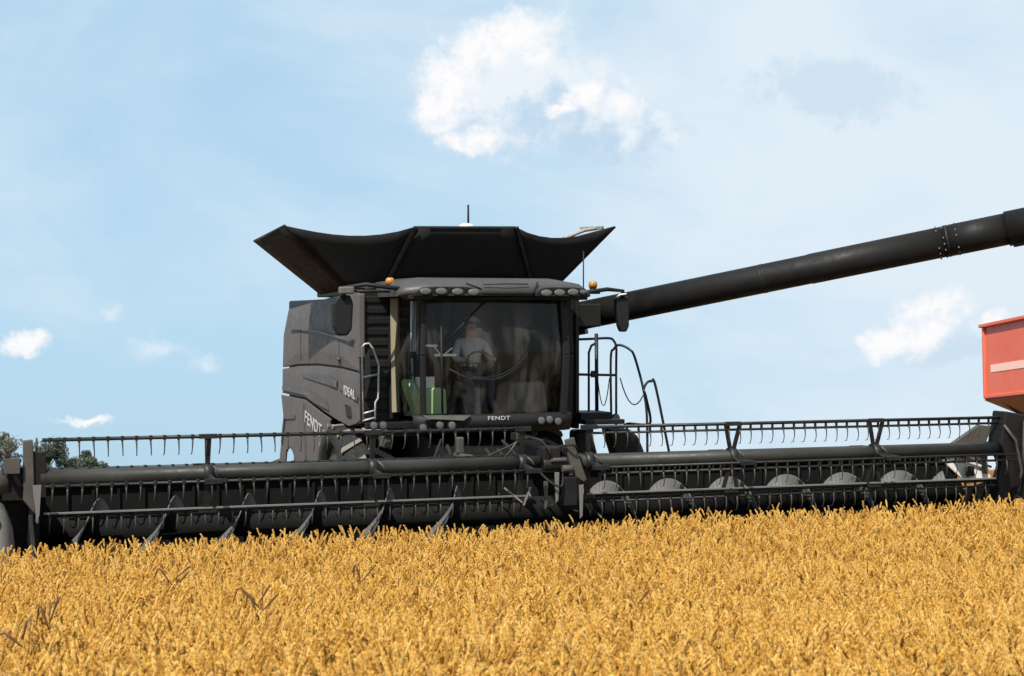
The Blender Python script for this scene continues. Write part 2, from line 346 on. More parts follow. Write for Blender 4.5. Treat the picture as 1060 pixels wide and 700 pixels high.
for sgn, x in ((-1, -1.56), (1, 1.64)):
    side_panel(dense(upper), x, .035, sgn, 'side_panel', M['panel'])
    side_panel(dense(mid_f), x, .012, sgn, 'side_panel', M['panel'])
    side_panel(dense(mid_r), x, .015, sgn, 'side_panel', M['panel'])
    p = MB(); p.prism([(x + sgn * 0, y, z) for y, z in low_r], (sgn * .03, 0, 0)); p.build('side_panel', M['panel'], comb, .008)
    X = x + sgn * .032
    # swept dark decals, grooves and the handle recess
    d = MB(); d.prism([(X, y, z) for y, z in [(7.6, 2.53), (7.5, 2.47), (5.2, 2.39), (5.2, 2.49), (5.7, 2.54)]], (sgn * .012, 0, 0))
    d.prism([(X, y, z) for y, z in [(5.06, 2.48), (5.06, 2.385), (3.98, 2.25), (3.98, 2.31), (4.4, 2.4)]], (sgn * .012, 0, 0))
    d.prism([(X, y, z) for y, z in [(9.1, 2.27), (7.4, 2.29), (5.9, 2.17), (5.75, 2.04), (6.6, 2.09), (7.4, 2.19), (9.1, 2.20)]], (sgn * .012, 0, 0))
    d.pieces('swept_decal', M['decal'], comb)
    g = MB()
    for a, c in (((8.4, 3.23), (7.65, 3.235)), ((7.65, 3.235), (6.3, 3.2)), ((6.3, 3.2), (4.2, 3.09))):
        g.bar((x + sgn * .045, *a), (x + sgn * .045, *c), .03, .05, (1, 0, 0))
    g.bar((x + sgn * .04, 7.65, 3.22), (x + sgn * .04, 7.66, 2.75), .02, .02); g.bar((x + sgn * .04, 5.05, 3.1), (x + sgn * .04, 5.05, 2.72), .02, .015)
    g.bar((X, 7.45, 2.05), (X, 7.2, .75), .04, .02); g.bar((X, 8.9, 1.75), (X, 8.1, 1.80), .04, .06); g.bar((X, 8.92, 1.76), (X, 9.15, 1.3), .04, .09)
    g.sphere((x + sgn * .05, 5.0, 2.81), .03, 8)
    g.pieces('panel_groove', M['decal'], comb)
    h = MB(); h.prism([(X - sgn * .02, y, z) for y, z in [(4.72, 2.17), (4.40, 2.15), (4.36, 2.0), (4.6, 1.99)]], (sgn * .028, 0, 0)); h.build('door_handle', M['black'], comb, .01)
    vp = MB(); vp.box((x + sgn * .03, 5.0, 3.48), (.05, .6, .34)); vp.build('vent_panel', M['panel'], comb, .012)
Rl = Matrix(((0, 0, -1, 0), (-1, 0, 0, 0), (0, 1, 0, 0), (0, 0, 0, 1)))      # text facing -X, reading towards the viewer
sh = Matrix.Identity(4)
def side_text(s, size, y, z, slope):
    return text('lettering', s, size, M['decal_white'], comb, (-1.606, y, z), Rl @ Matrix.Rotation(slope, 4, 'Z'), .003)
t1 = side_text('IDEAL', .18, 4.42, 2.35, R(-5)); t1.scale = (1.25, 1, 1)
t2 = side_text('FENDT', .25, 6.75, 1.76, R(-8)); t2.scale = (1.45, 1.1, 1)
# --- front walls beside the cab
b = MB(); b.box((-1.27, 3.98, 2.86), (.60, .14, 1.86))
for k in range(12): b.box((-1.27, 3.90, 2.02 + k * .15), (.54, .03, .09))
b.build('front_wall', M['black'], comb, .01)
b = MB(); b.box((1.5, 3.98, 2.86), (.30, .14, 1.86)); b.build('front_wall', M['black'], comb, .01)
b = MB(); b.box((-1.57, 3.88, 3.3), (.10, .10, .9)); b.build('corner_trim', M['panel'], comb, .02)
# --- grain tank extension
def sheet(name, pts_grid, m, solid=.02):
    b = MB(); n = len(pts_grid[0]); vs = [p for r in pts_grid for p in r]; fs = []
    for i in range(len(pts_grid) - 1):
        for k in range(n - 1): a = i * n + k; fs.append((a, a + 1, a + 1 + n, a + n))
    b.add(vs, fs, True); return b.build(name, m, comb, 0, solid)
def lerp(a, b, t): return Vector(a) * (1 - t) + Vector(b) * t
def gusset(bA, bB, tA, tB, sag, name='tank_gusset'):
    g = []
    for i in range(9):
        t = i / 8; top = lerp(tA, tB, t) - Vector((0, 0, sag * math.sin(math.pi * t ** .85))); bot = lerp(bA, bB, t)
        g.append([lerp(bot, top, j / 6) + Vector((0, .10 * math.sin(math.pi * t) * j / 6, 0)) for j in range(7)])
    sheet(name, g, M['tarp'])
FL, FR = Vector((-1.01, 4.7, 3.86)), Vector((1.26, 4.7, 3.9)); TL, TR = Vector((-.72, 4.12, 4.70)), Vector((.81, 4.12, 4.725))
CL, CR = Vector((-1.5, 4.72, 3.80)), Vector((1.62, 4.72, 3.84)); PL, PR = Vector((-2.53, 4.4, 4.70)), Vector((2.49, 4.4, 4.78))
sheet('tank_front_panel', [[lerp(lerp(FL, FR, i / 6), lerp(TL, TR, i / 6), j / 4) for j in range(5)] for i in range(7)], M['tarp'], .025)
gusset(FL, CL, TL, PL, .13); gusset(FR, CR, TR, PR, .16)
CLr, CRr = Vector((-1.5, 6.55, 3.76)), Vector((1.62, 6.55, 3.8)); PLr, PRr = Vector((-2.63, 6.13, 4.56)), Vector((2.6, 6.1, 4.72))
sheet('tank_side_panel', [[lerp(lerp(CL, CLr, i / 5), lerp(PL, PLr, i / 5), j / 4) for j in range(5)] for i in range(6)], M['tarp'], .03)
sheet('tank_side_panel', [[lerp(lerp(CR, CRr, i / 5), lerp(PR, PRr, i / 5), j / 4) for j in range(5)] for i in range(6)], M['tarp'], .03)
BL, BR = Vector((-1.0, 6.6, 3.76)), Vector((1.2, 6.6, 3.8)); UL, UR = Vector((-.7, 7.2, 4.40)), Vector((.8, 7.2, 4.40))
sheet('tank_rear_panel', [[lerp(lerp(BL, BR, i / 6), lerp(UL, UR, i / 6), j / 4) for j in range(5)] for i in range(7)], M['tarp'], .025)
gusset(BL, CLr, UL, PLr, .1); gusset(BR, CRr, UR, PRr, .1)
b = MB()
for a, c in ((FL, TL), (FR, TR)): b.bar(a + Vector((0, -.03, 0)), c + Vector((0, -.03, 0)), .05, .025, (0, 1, 0))
b.bar(TL, TR, .03, .03); b.tube([PL, PLr], .02, 6)
for k in range(5): b.bar(lerp(FL, FR, .02 + .24 * k) + Vector((0, -.03, 0)), lerp(FL, FR, .02 + .24 * k) + Vector((0, -.10, .06)), .05, .02)
b.pieces('tank_panel_brace', M['bat'], comb)
b = MB()
for i in range(9):
    t0, t1 = i / 9, (i + .8) / 9; b.bar(lerp(PR + Vector((-.42, .35, -.02)), PR + Vector((-.06, .4, .0)), t0), lerp(PR + Vector((-.42, .35, -.02)), PR + Vector((-.06, .4, .0)), t1), .05, .04 + .03 * random.random())
b.tube([PR + Vector((-.75, .2, -.18)), PR + Vector((-.4, .28, -.05)), PR + Vector((-.02, .45, .01))], .03, 6)
b.pieces('pale_edge_strip', M['tarp_in'], comb)  # pale pieces along the inner edge of the right tank flap
b = MB(); b.box((.06, 5.7, 3.78), (3.2, 2.1, .10)); b.build('tank_rim', M['black'], comb, .02)
b = MB(); b.box((-1.0, 4.2, 3.78), (1.1, .5, .06)); b.tube([(-1.5, 4.5, 3.84), (-.7, 4.3, 3.86)], .025, 6); b.tube([(-1.45, 4.1, 3.82), (-1.1, 4.05, 3.85), (-.95, 4.1, 3.8)], .02, 6); b.build('tank_hinge', M['black'], comb, .01)

# --- cab
cab = MB()
cab.box((.06, 3.95, 1.93), (2.2, 1.6, .12)); cab.box((.06, 4.68, 2.85), (2.2, .06, 1.75))
cab_o = cab.build('cab', M['black'], comb, .01)
def sub(b, name, m, bevel=0, solid=0, par=None): return b.build(name, m, par or cab_o, bevel, solid)
# lower front fascia, curved
def arcY(x, y0=2.84): return y0 + .15 * ((x - .05) / 1.05) ** 2
xs = np.linspace(-1.08, 1.22, 15)
g = MB(); pts = []
rings = [(.06, 2.10), (-.04, 2.07), (-.05, 1.96), (.02, 1.86), (.2, 1.84)]
for dy, z in rings: pts.append([(x, arcY(x) + dy, z) for x in xs])
vs = [p for r in pts for p in r]; n = len(xs); g.add(vs, [(i * n + k, i * n + k + 1, (i + 1) * n + k + 1, (i + 1) * n + k) for i in range(4) for k in range(n - 1)], True)
sub(g, 'front_fascia', M['plastic'], 0, .02)
g = MB(); g.prism([(-.98, 2.88, 2.10), (-.32, 2.80, 2.09), (-.42, 2.79, 2.02), (-.93, 2.85, 2.05)], (0, -.03, 0)); sub(g, 'fascia_trim', M['shield'], .008)
text('lettering', 'FENDT', .075, M['decal_white'], cab_o, (.08, 2.775, 2.045), Matrix.Rotation(math.pi / 2, 4, 'X'), .003).scale = (1.3, 1, 1)
# pillars
def pillar(pts, w, d, name='pillar'):
    p = MB()
    for a, c in zip(pts, pts[1:]): p.bar(a, c, w, d, (0, 1, 0))
    return sub(p, name, M['plastic'], .012)
pillar([(-.93, 2.98, 2.08), (-.95, 2.95, 2.9), (-.92, 3.0, 3.7)], .065, .10)
pillar([(1.10, 3.0, 2.08), (1.13, 2.97, 2.9), (1.09, 3.0, 3.7)], .10, .10)
pillar([(-1.13, 3.86, 2.0), (-1.15, 3.86, 2.9), (-1.12, 3.88, 3.7)], .06, .10)
pillar([(1.30, 3.7, 1.95), (1.33, 3.7, 2.9), (1.28, 3.7, 3.75)], .32, .30)
pillar([(1.08, 4.4, 2.0), (1.08, 4.4, 3.7)], .10, .12)
# glazing
def gpane(name, pts2, m, n=14):
    (xa, xb, z0, z1) = pts2; b = MB(); vs = []; fs = []
    for j in range(7):
        z = z0 + (z1 - z0) * j / 6; bow = -.05 * math.sin(math.pi * j / 6)
        for i in range(n + 1): x = xa + (xb - xa) * i / n; vs.append((x, arcY(x, 2.87) + bow, z))
    for j in range(6):
        for i in range(n): a = j * (n + 1) + i; fs.append((a, a + 1, a + n + 2, a + n + 1))
    b.add(vs, fs, True); return sub(b, name, m)
gpane('windshield', (-.90, 1.06, 2.10, 3.68), M['glass'])
b = MB(); b.add([(-.98, 3.02, 2.1), (-1.13, 3.82, 2.02), (-1.15, 3.82, 2.9), (-1.12, 3.84, 3.68), (-.96, 3.04, 3.68), (-1.0, 3.0, 2.9)], [(0, 1, 2, 5), (5, 2, 3, 4)], True); sub(b, 'side_glass', M['sideglass'])
b = MB(); b.add([(1.13, 3.04, 2.1), (1.22, 3.6, 2.02), (1.22, 3.6, 3.68), (1.13, 3.04, 3.68)], [(0, 1, 2, 3)]); sub(b, 'side_glass', M['sideglass'])
# lining
b = MB(); b.box((.85, 4.62, 3.15), (.42, .04, .9)); b.box((-.85, 4.62, 3.0), (.45, .04, 1.2)); b.box((0, 3.9, 3.70), (2.0, 1.4, .02)); b.box((.06, 4.63, 2.4), (2.1, .04, .8))
sub(b, 'cab_lining', M['tan'])
b = MB(); b.bar((-1.10, 3.72, 2.1), (-1.12, 3.74, 3.68), .05, .12); sub(b, 'pillar_cover', M['strip_tan'])
b = MB(); b.bar((-1.00, 3.25, 2.95), (-.99, 3.25, 3.64), .05, .07); sub(b, 'sky_light_strip', M['sky_strip'])  # added strip, its pale blue-grey stands in for sky light at the pillar
# roof
roof = MB()
prof = [(2.66, 3.70), (2.60, 3.76), (2.66, 3.86), (2.85, 3.93), (3.3, 3.965), (4.4, 3.97), (4.62, 3.9), (4.62, 3.70)]
xs2 = [-1.32, -1.22, -.9, -.4, .06, .5, 1.0, 1.34, 1.45]; sc2 = [.35, .8, 1, 1, 1, 1, 1, .8, .35]
vs = []; n = len(prof)
for x, s in zip(xs2, sc2):
    for (y, z) in prof:
        yy = y + (.14 if y < 3 else 0) * ((x - .06) / 1.35) ** 2 + (.12 * (1 - s) if y < 3 else 0)
        vs.append((x, yy, 3.70 + (z - 3.70) * s))
fs = [(i * n + k, i * n + (k + 1) % n, (i + 1) * n + (k + 1) % n, (i + 1) * n + k) for i in range(len(xs2) - 1) for k in range(n)] + [tuple(range(n)), tuple(len(vs) - n + k for k in range(n))]
roof.add(vs, fs, True); rf = roof.build('cab_roof', M['roofgrey'], comb, 0)
rf.data.polygons.foreach_set('use_smooth', [True] * (len(fs) - 2) + [False] * 2)
b = MB()
def roofY(x): return 2.60 + .14 * ((x - .06) / 1.35) ** 2
for (x0, x1) in ((-1.15, -.22), (.55, 1.38)):
    xx = np.linspace(x0, x1, 8)
    poly = [(x, roofY(x) - .02, 3.70) for x in xx] + [(x, roofY(x) - .02, 3.70 + .13 * min(1, .35 + 4 * min((x - x0) / (x1 - x0), (x1 - x) / (x1 - x0)))) for x in xx[::-1]]
    b.prism(poly, (0, .12, 0))
xx = np.linspace(-1.2, 1.38, 14)
b.prism([(x, roofY(x) + .03, 3.66) for x in xx] + [(x, roofY(x) + .03, 3.72) for x in xx[::-1]], (0, .3, 0))
b.build('lamp_housing', M['plastic'], comb, .01)
for x, z in ((-1.0, 3.765), (-.79, 3.765), (-.57, 3.76), (-.35, 3.755), (.70, 3.75), (.90, 3.755), (1.11, 3.765), (1.27, 3.77)):
    l = MB(); y = roofY(x) - .03; l.tube([(x, y + .03, z), (x, y - .01, z), (x, y - .025, z)], [.055, .055, .045], 16)
    o = l.build('work_light', M['plastic'], comb); w = .082 if x != 1.27 else .05
    q = MB(); q.sphere((x, y - .024, z), w, 14, (1, .14, .55)); q.build('lamp_lens', M['lens'], o)
b = MB(); b.tube([(-.20, 2.62, 3.86), (.1, 2.60, 3.87), (.45, 2.63, 3.87)], .008, 5); b.tube([(.52, 2.62, 3.74), (.60, 2.66, 3.90)], .012, 5); b.tube([(-.42, 2.68, 3.88), (-.22, 2.62, 3.80)], .01, 5)
b.pieces('roof_seam', M['plastic'], comb)
# wiper, mirrors inside, seat, wheel
b = MB(); b.tube([(-.11, 2.80, 3.63), (-.68, 2.84, 3.06)], .014, 6); b.tube([(-.72, 2.84, 3.3), (-.70, 2.85, 2.12)], .016, 6); sub(b, 'mirror_bracket', M['plastic'])
b = MB(); b.tube([(-.62, 2.80, 2.72)] + [(x, arcY(x, 2.80), 2.56 + .5 * max(0, x + .1) ** 2 * 1.6) for x in np.linspace(-.3, .52, 9)], .012, 6); b.tube([(x, arcY(x, 2.79), 2.60 + .5 * max(0, x + .1) ** 2 * 1.6) for x in np.linspace(-.3, .52, 9)], .009, 6); b.bar((-.28, 2.79, 2.585), (-.05, 2.79, 2.575), .012, .035)
sub(b, 'wiper', M['plastic'])
b = MB(); b.box((-.80, 3.35, 2.50), (.26, .06, .20)); b.box((-.55, 3.2, 2.9), (.30, .05, .035)); b.box((-.76, 3.2, 3.03), (.18, .04, .03)); b.tube([(-.72, 3.2, 3.03), (-.6, 3.2, 2.88), (-.45, 3.2, 3.0)], .012, 6); b.pieces('monitor', M['white'], cab_o, .004)
b = MB(); b.prism([(-1.02, 3.25, 2.58), (-.92, 3.25, 2.46), (-.52, 3.25, 2.44), (-.50, 3.25, 2.02), (-.88, 3.25, 2.02), (-1.05, 3.25, 2.5)], (0, .45, 0)); sub(b, 'side_console', M['green'], .03)
b = MB(); b.prism([(.40, 3.25, 2.50), (.92, 3.25, 2.52), (.98, 3.25, 2.06), (.34, 3.25, 2.06)], (0, .5, 0)); sub(b, 'side_console', M['divider'], .04)
b = MB(); b.tube([(.02 + .20 * math.cos(a), 3.38 + .09 * math.sin(a), 2.78 + .16 * math.sin(a)) for a in np.linspace(0, 2 * math.pi, 21)], .016, 8, False)
b.bar((.02, 3.38, 2.78), (.02, 3.2, 2.05), .07, .07); b.bar((-.18, 3.38, 2.78), (.22, 3.38, 2.78), .03, .02); sub(b, 'steering_wheel', M['plastic'])
b = MB(); b.box((.08, 3.98, 2.46), (.52, .52, .14)); b.box((.08, 4.27, 2.86), (.50, .14, .75)); b.box((.08, 4.28, 3.33), (.28, .11, .20)); b.box((.08, 4.0, 2.2), (.34, .34, .42)); sub(b, 'driver_seat', M['seat'], .04)
# base lights
for x, z in ((-1.63, 1.97), (-1.50, 1.97), (-.96, 1.93), (-.74, 1.965), (-.58, 1.96), (.71, 2.0), (.84, 2.01), (.98, 1.98), (2.24, 1.93), (2.37, 1.93)):
    y = 2.9 if x < 0 and x > -1.2 else 2.95 if x < 0 else (2.88 if x < 1.5 else 4.1)
    if -1.2 < x < 1.1: y = arcY(x) - .08
    l = MB(); l.tube([(x, y + .08, z), (x, y, z), (x, y - .02, z)], [.05, .065, .06], 14); o = l.build('work_light', M['plastic'], comb)
    q = MB(); q.sphere((x, y - .02, z), .050, 12, (1, .12, 1)); q.build('lamp_lens', M['lens'], o)
b = MB(); b.bar((-1.72, 3.05, 1.96), (-1.0, 3.1, 1.96), .07, .09); b.bar((-1.42, 3.9, 1.90), (-1.1, 3.9, 1.90), .4, .05); b.tube([(-1.7, 3.3, 1.85), (-1.2, 3.2, 1.82), (-.9, 3.1, 1.84)], .03, 6); b.build('front_step', M['plastic'], comb, .01)
b = MB(); b.bar((-1.62, 4.0, 1.83), (-1.0, 3.95, 1.80), .10, .06); b.tube([(-1.6, 3.7, 1.86), (-1.25, 3.7, 1.84)], .035, 8); b.pieces('platform_bracket', M['steel'], comb)

# beacons, antennas, mirrors
for x, y, z in ((-1.24, 3.55, 3.80), (1.80, 3.6, 3.78)):
    l = MB(); l.tube([(x, y, z), (x, y, z + .07)], .05, 12); 
    if x > 0: l.bar((1.35, 3.6, 3.77), (1.9, 3.6, 3.77), .06, .03)
    o = l.build('beacon', M['plastic'], comb)
    q = MB(); q.tube([(x, y, z + .07), (x, y, z + .14), (x, y, z + .165)], [.062, .062, .04], 14); q.build('beacon_lens', M['amber'], o)
b = MB(); b.tube([(.69, 6, 4.3), (.69, 6, 4.82)], .03, 8); b.tube([(.69, 6, 4.84), (.69, 6, 5.17)], .017, 6); o = b.build('antenna', M['rail'], comb)
b = MB(); b.sphere((.66, 6, 4.83), .12, 12, (1, 1, .45)); b.box((.66, 6, 4.79), (.2, .16, .04)); b.build('antenna_dome', M['white'], o)
b = MB(); b.tube([(1.45, 3.1, 3.78), (1.45, 3.1, 4.35)], .010, 6); b.build('antenna', M['rail'], comb)
b = MB(); b.tube([(-1.25, 2.95, 3.80), (-1.7, 3.1, 3.86), (-1.96, 3.2, 3.82), (-1.98, 3.2, 3.66)], .03, 8); b.tube([(-1.25, 3.3, 3.77), (-1.9, 3.22, 3.77)], .02, 6); o = b.build('mirror', M['plastic'], comb)
q = MB(); q.prism([(-2.13, 3.2, 3.60), (-2.06, 3.2, 3.71), (-1.88, 3.2, 3.72), (-1.84, 3.2, 3.60), (-1.86, 3.2, 3.26), (-1.92, 3.2, 3.17), (-2.06, 3.2, 3.17), (-2.12, 3.2, 3.30)], (0, .12, 0)); q.build('mirror_head', M['plastic'], o, .03)
q = MB(); q.box((-1.98, 3.325, 3.43), (.2, .01, .42)); q.build('mirror_glass', M['mirror'], o)
q = MB(); q.box((-1.95, 3.17, 3.78), (.20, .12, .10)); q.build('mirror_cap', M['divider'], o, .02)
b = MB(); b.tube([(1.40, 3.1, 3.76), (1.9, 3.3, 3.82), (2.18, 3.4, 3.80), (2.18, 3.4, 3.7)], .03, 8); o = b.build('mirror', M['plastic'], comb)
q = MB(); q.prism([(2.07, 3.4, 3.70), (2.28, 3.4, 3.73), (2.29, 3.4, 3.30), (2.25, 3.4, 3.21), (2.16, 3.4, 3.21), (2.12, 3.4, 3.30)], (0, .12, 0)); q.build('mirror_head', M['plastic'], o, .025)
q = MB(); q.tube([(2.07, 3.38, 3.71), (2.12, 3.36, 3.745), (2.22, 3.36, 3.755)], .014, 6); q.build('mirror_cap', M['white'], o)

# left access ladder rail
b = MB(); r_ = .014
b.tube([(-1.58, 3.7, 2.0), (-1.6, 3.7, 3.0), (-1.56, 3.7, 3.05), (-1.50, 3.7, 3.06), (-1.44, 3.7, 2.98), (-1.36, 3.7, 2.76), (-1.37, 3.7, 2.3), (-1.41, 3.7, 2.24), (-1.41, 3.7, 2.0)], r_, 8)
for z in (2.60, 2.10, 2.0): b.tube([(-1.59, 3.7, z - .01), (-1.37 if z > 2.2 else -1.41, 3.7, z + .03)], r_, 8)
b.build('access_ladder', M['lightrail'], comb)
b = MB(); b.prism([(-1.55, 3.72, 2.9), (-1.49, 3.72, 2.95), (-1.47, 3.72, 2.6), (-1.54, 3.72, 2.3)], (0, .02, 0)); b.build('guard_strip', M['panel'], comb)
def spl(pts, n=5):
    P_ = [Vector(p) for p in pts]; P_ = [P_[0]] + P_ + [P_[-1]]; o = []
    for i in range(1, len(P_) - 2):
        a_, b_, c_, d_ = P_[i - 1], P_[i], P_[i + 1], P_[i + 2]
        for k in range(n):
            t = k / n; o.append(.5 * ((2 * b_) + (c_ - a_) * t + (2 * a_ - 5 * b_ + 4 * c_ - d_) * t * t + (3 * b_ - a_ - 3 * c_ + d_) * t ** 3))
    return o + [P_[-2]]
# right platform and rails
b = MB(); b.box((1.95, 4.1, 1.91), (.62, 1.2, .07)); b.box((1.90, 4.0, 1.98), (.50, .6, .12)); b.box((1.66, 4.1, 2.75), (.06, .5, 1.9)); b.build('platform', M['black'], comb, .01)
b = MB(); q = .019
b.tube(spl([(1.66, 4.2, 3.09), (2.0, 4.2, 3.10), (2.30, 4.2, 3.11), (2.38, 4.2, 3.07), (2.42, 4.2, 2.97), (2.42, 4.2, 2.7), (2.42, 4.2, 1.72)]), q, 8)
b.tube([(1.66, 4.2, 2.58), (2.40, 4.2, 2.56)], q, 8); b.tube([(2.10, 4.2, 3.18), (2.11, 4.2, 1.88)], .03, 8); b.box((2.06, 4.18, 2.58), (.10, .04, .10))
b.tube([(1.98, 4.2, 1.98), (1.98, 4.2, 2.90), (2.02, 4.2, 3.0), (2.08, 4.2, 3.03)], q, 8)
b.tube(spl([(2.30, 4.1, 1.85), (2.29, 4.1, 2.8), (2.34, 4.1, 2.95), (2.42, 4.1, 3.01), (2.54, 4.0, 2.95), (2.60, 3.9, 2.8), (2.68, 3.7, 2.15), (2.66, 3.6, 1.40)]), q, 8)
b.tube(spl([(2.40, 3.9, 1.80), (2.44, 3.8, 1.86), (2.58, 3.5, 1.86), (2.62, 3.4, 1.93), (2.45, 3.2, 2.3), (2.42, 3.2, 2.38), (2.47, 3.2, 2.48), (2.54, 3.2, 2.50), (2.61, 3.2, 2.42), (2.86, 3.2, 1.3)]), q, 8)
b.build('handrail', M['rail'], comb)
b = MB(); b.tube([(2.10 + .19 * t, 4.15, 2.52 - 1.1 * t * (1 - t) * 1.5) for t in np.linspace(0, 1, 9)], .008, 5); b.tube([(2.44 + .24 * t, 4.1 - .3 * t, 2.52 - .25 * t - 1.0 * t * (1 - t)) for t in np.linspace(0, 1, 9)], .010, 5); b.pieces('safety_chain', M['rail'], comb)
b = MB(); b.prism([(1.85, 4.4, 1.74), (2.12, 4.4, 1.74), (2.30, 4.4, 1.05), (1.85, 4.4, 1.05)], (0, .3, 0)); b.prism([(2.36, 4.4, 1.76), (2.74, 4.4, 1.74), (2.88, 4.4, 1.62), (2.98, 4.4, 1.40), (2.98, 4.4, 1.05), (2.60, 4.4, 1.05)], (0, .3, 0)); b.pieces('side_tank', M['black'], comb, .05)
# rear spreader
b = MB(); b.tube([(-1.5, 9.5, .98), (-1.75, 9.6, .88), (-2.2, 9.65, .84)], .05, 8); b.box((-1.95, 9.62, .88), (.14, .12, .12)); b.box((-2.15, 9.64, .86), (.12, .1, .1)); b.box((.05, 9.5, .85), (2.6, .7, .5)); b.build('straw_spreader', M['black'], comb, .02)

# --- wheels
def wheel(cx, cy, r, w, name='wheel'):
    t = MB(); prof = [(-.5, .72), (-.5, .90), (-.42, .96), (.42, .96), (.5, .90), (.5, .72), (.3, .66), (-.3, .66)]
    n = 40; vs = []; fs = []
    for k in range(n):
        a = 2 * math.pi * k / n
        for u, q in prof: vs.append((cx + u * w, cy + q * r * math.cos(a), r + q * r * math.sin(a)))
    m_ = len(prof)
    for k in range(n):
        for i in range(m_): a, b_ = k * m_ + i, k * m_ + (i + 1) % m_; c_, d_ = ((k + 1) % n) * m_ + (i + 1) % m_, ((k + 1) % n) * m_ + i; fs.append((a, b_, c_, d_))
    t.add(vs, fs, True); to = t.build(name, M['rubber'], comb)
    l = MB()
    for s in (-1, 1):
        for k in range(18):
            a0 = 2 * math.pi * (k + (.5 if s > 0 else 0)) / 18; a1 = a0 - .24
            p = []
            for (u, a) in ((.04, a1), (.49, a0)):
                for q in (.94, 1.0):
                    for da in (-.045, .045): p.append(Vector((cx + s * u * w, cy + q * r * math.cos(a + da), r + q * r * math.sin(a + da))))
            l.add(p, [(0, 1, 3, 2), (4, 6, 7, 5), (0, 4, 5, 1), (2, 3, 7, 6), (0, 2, 6, 4), (1, 5, 7, 3)])
    l.build('tyre_lugs', M['lug'], to, .01)
    h = MB(); h.tube([(cx - w * .35, cy, r), (cx + w * .35, cy, r)], r * .66, 32); h.tube([(cx - w * .42, cy, r), (cx + w * .42, cy, r)], r * .2, 16); h.build('rim', M['shield'], to)
wheel(-1.38, 4.98, .94, .76); wheel(1.34, 5.15, .96, .72); wheel(-1.2, 8.3, .62, .5); wheel(1.25, 8.3, .62, .5)

# --- feeder house and clutter below the cab
b = MB(); b.prism([(-.75, 1.5, .55), (-.75, 4.6, 1.35), (-.75, 4.6, 2.0), (-.75, 1.5, 1.35)], (1.5, 0, 0)); b.build('feeder_house', M['black'], comb, .03)
b = MB()
for k in range(16):
    x = random.uniform(-1.0, .5); z = random.uniform(1.35, 1.9); y = random.uniform(1.9, 2.8)
    b.tube([(x, y, z), (x + random.uniform(-.2, .2), y - .2, z - .2), (x + random.uniform(-.4, .4), y - .1, z - .35)], random.uniform(.012, .025), 6)
b.pieces('hydraulic_hose', M['rubber'], comb)
b = MB(); b.prism([(-.70, 2.2, 1.35), (-.62, 2.2, 1.62), (-.48, 2.2, 1.60), (-.2, 2.2, 1.40), (-.2, 2.2, 1.33)], (0, .4, 0)); b.box((-1.35, 3.4, 1.72), (.10, .3, .16)); b.box((-.6, 2.4, 1.72), (.1, .1, .22)); b.pieces('coupler', M['shield'], comb, .02)

# --- unloading auger
A0, A1 = Vector((1.75, 5.05, 3.36)), Vector((7.38, 1.15, 4.72)); ad = (A1 - A0).normalized()
A2 = A1 + ad * 1.5
def ap(t): return A0 + (A1 - A0) * t
b = MB(); b.tube([ap(0), ap(.56), ap(.565), ap(.84)], [.215, .215, .222, .222], 40); b.tube([ap(.84), ap(.965)], .228, 40); b.tube([ap(.965), A2], .25, 40)
au = b.build('unloading_auger', M['augerpaint'], comb)
b = MB()
for t in (.465, .46): b.tube([ap(t), ap(t + .002)], .2205 if t < .56 else .23, 40)
b.tube([ap(.845), ap(.849)], .232, 40)
b.pieces('auger_flange', M['bat'], au)
x_ = ad.cross(Vector((0, 0, 1))).normalized(); y_ = x_.cross(ad)
b = MB()
for t in (.828, .84, .853, .866):
    for k in range(16):
        if random.random() < .35: continue
        a = 2 * math.pi * (k + (.5 if t in (.84, .866) else 0)) / 16; b.sphere(ap(t) + (x_ * math.cos(a) + y_ * math.sin(a)) * .232, .014, 6)
b.build('auger_bolts', M['steel'], au)
b = MB(); b.tube([A2, A2 + ad * .25 - Vector((0, 0, .15)), A2 + ad * .32 - Vector((0, 0, .65))], [.26, .27, .24], 24); b.build('auger_spout', M['rubber'], au)
b = MB(); b.box(ap(1.0) - Vector((0, 0, .25)), (.30, .2, .06), Matrix((ad, x_, y_)).transposed()); b.build('auger_bracket', M['black'], au, .02)
b = MB(); b.tube([(1.4, 5.1, 2.4), (1.55, 5.1, 3.1), (1.75, 5.05, 3.36), ap(.03)], [.3, .3, .27, .24], 24); b.box((1.80, 4.5, 3.45), (.8, .5, .34)); b.bar(ap(.02) - Vector((0, 0, .24)), ap(.075) - Vector((0, 0, .25)), .25, .08); b.build('auger_elbow', M['black'], comb, .02)

# ------------------------------------------------------------------ header (cutting platform)
XL, XR = -6.22, 6.28
b = MB(); b.box((.10, 1.42, 1.0), (12.7, .06, .94)); b.tube([(XL + .02, 1.36, 1.49), (6.45, 1.36, 1.49)], .05, 8)
for k in range(42): b.box((XL + .2 + k * .292, 1.375, .98), (.03, .04, .86))
b.box((.03, 1.5, .55), (XR - XL, .1, .16)); b.build('header_back_sheet', M['sheet'], comb)
b = MB(); b.box((.03, .55, .50), (XR - XL, 1.8, .05)); b.build('header_floor', M['sheet'], comb)
b = MB(); b.box((.03, -.42, .50), (XR - XL, .12, .03))
for k in range(160): x = XL + .06 + k * .0779; b.add([(x - .02, -.47, .49), (x + .02, -.47, .49), (x, -.60, .51), (x, -.47, .53)], [(0, 1, 2), (0, 2, 3), (1, 3, 2)])
b.build('cutter_bar', M['steel'], comb)
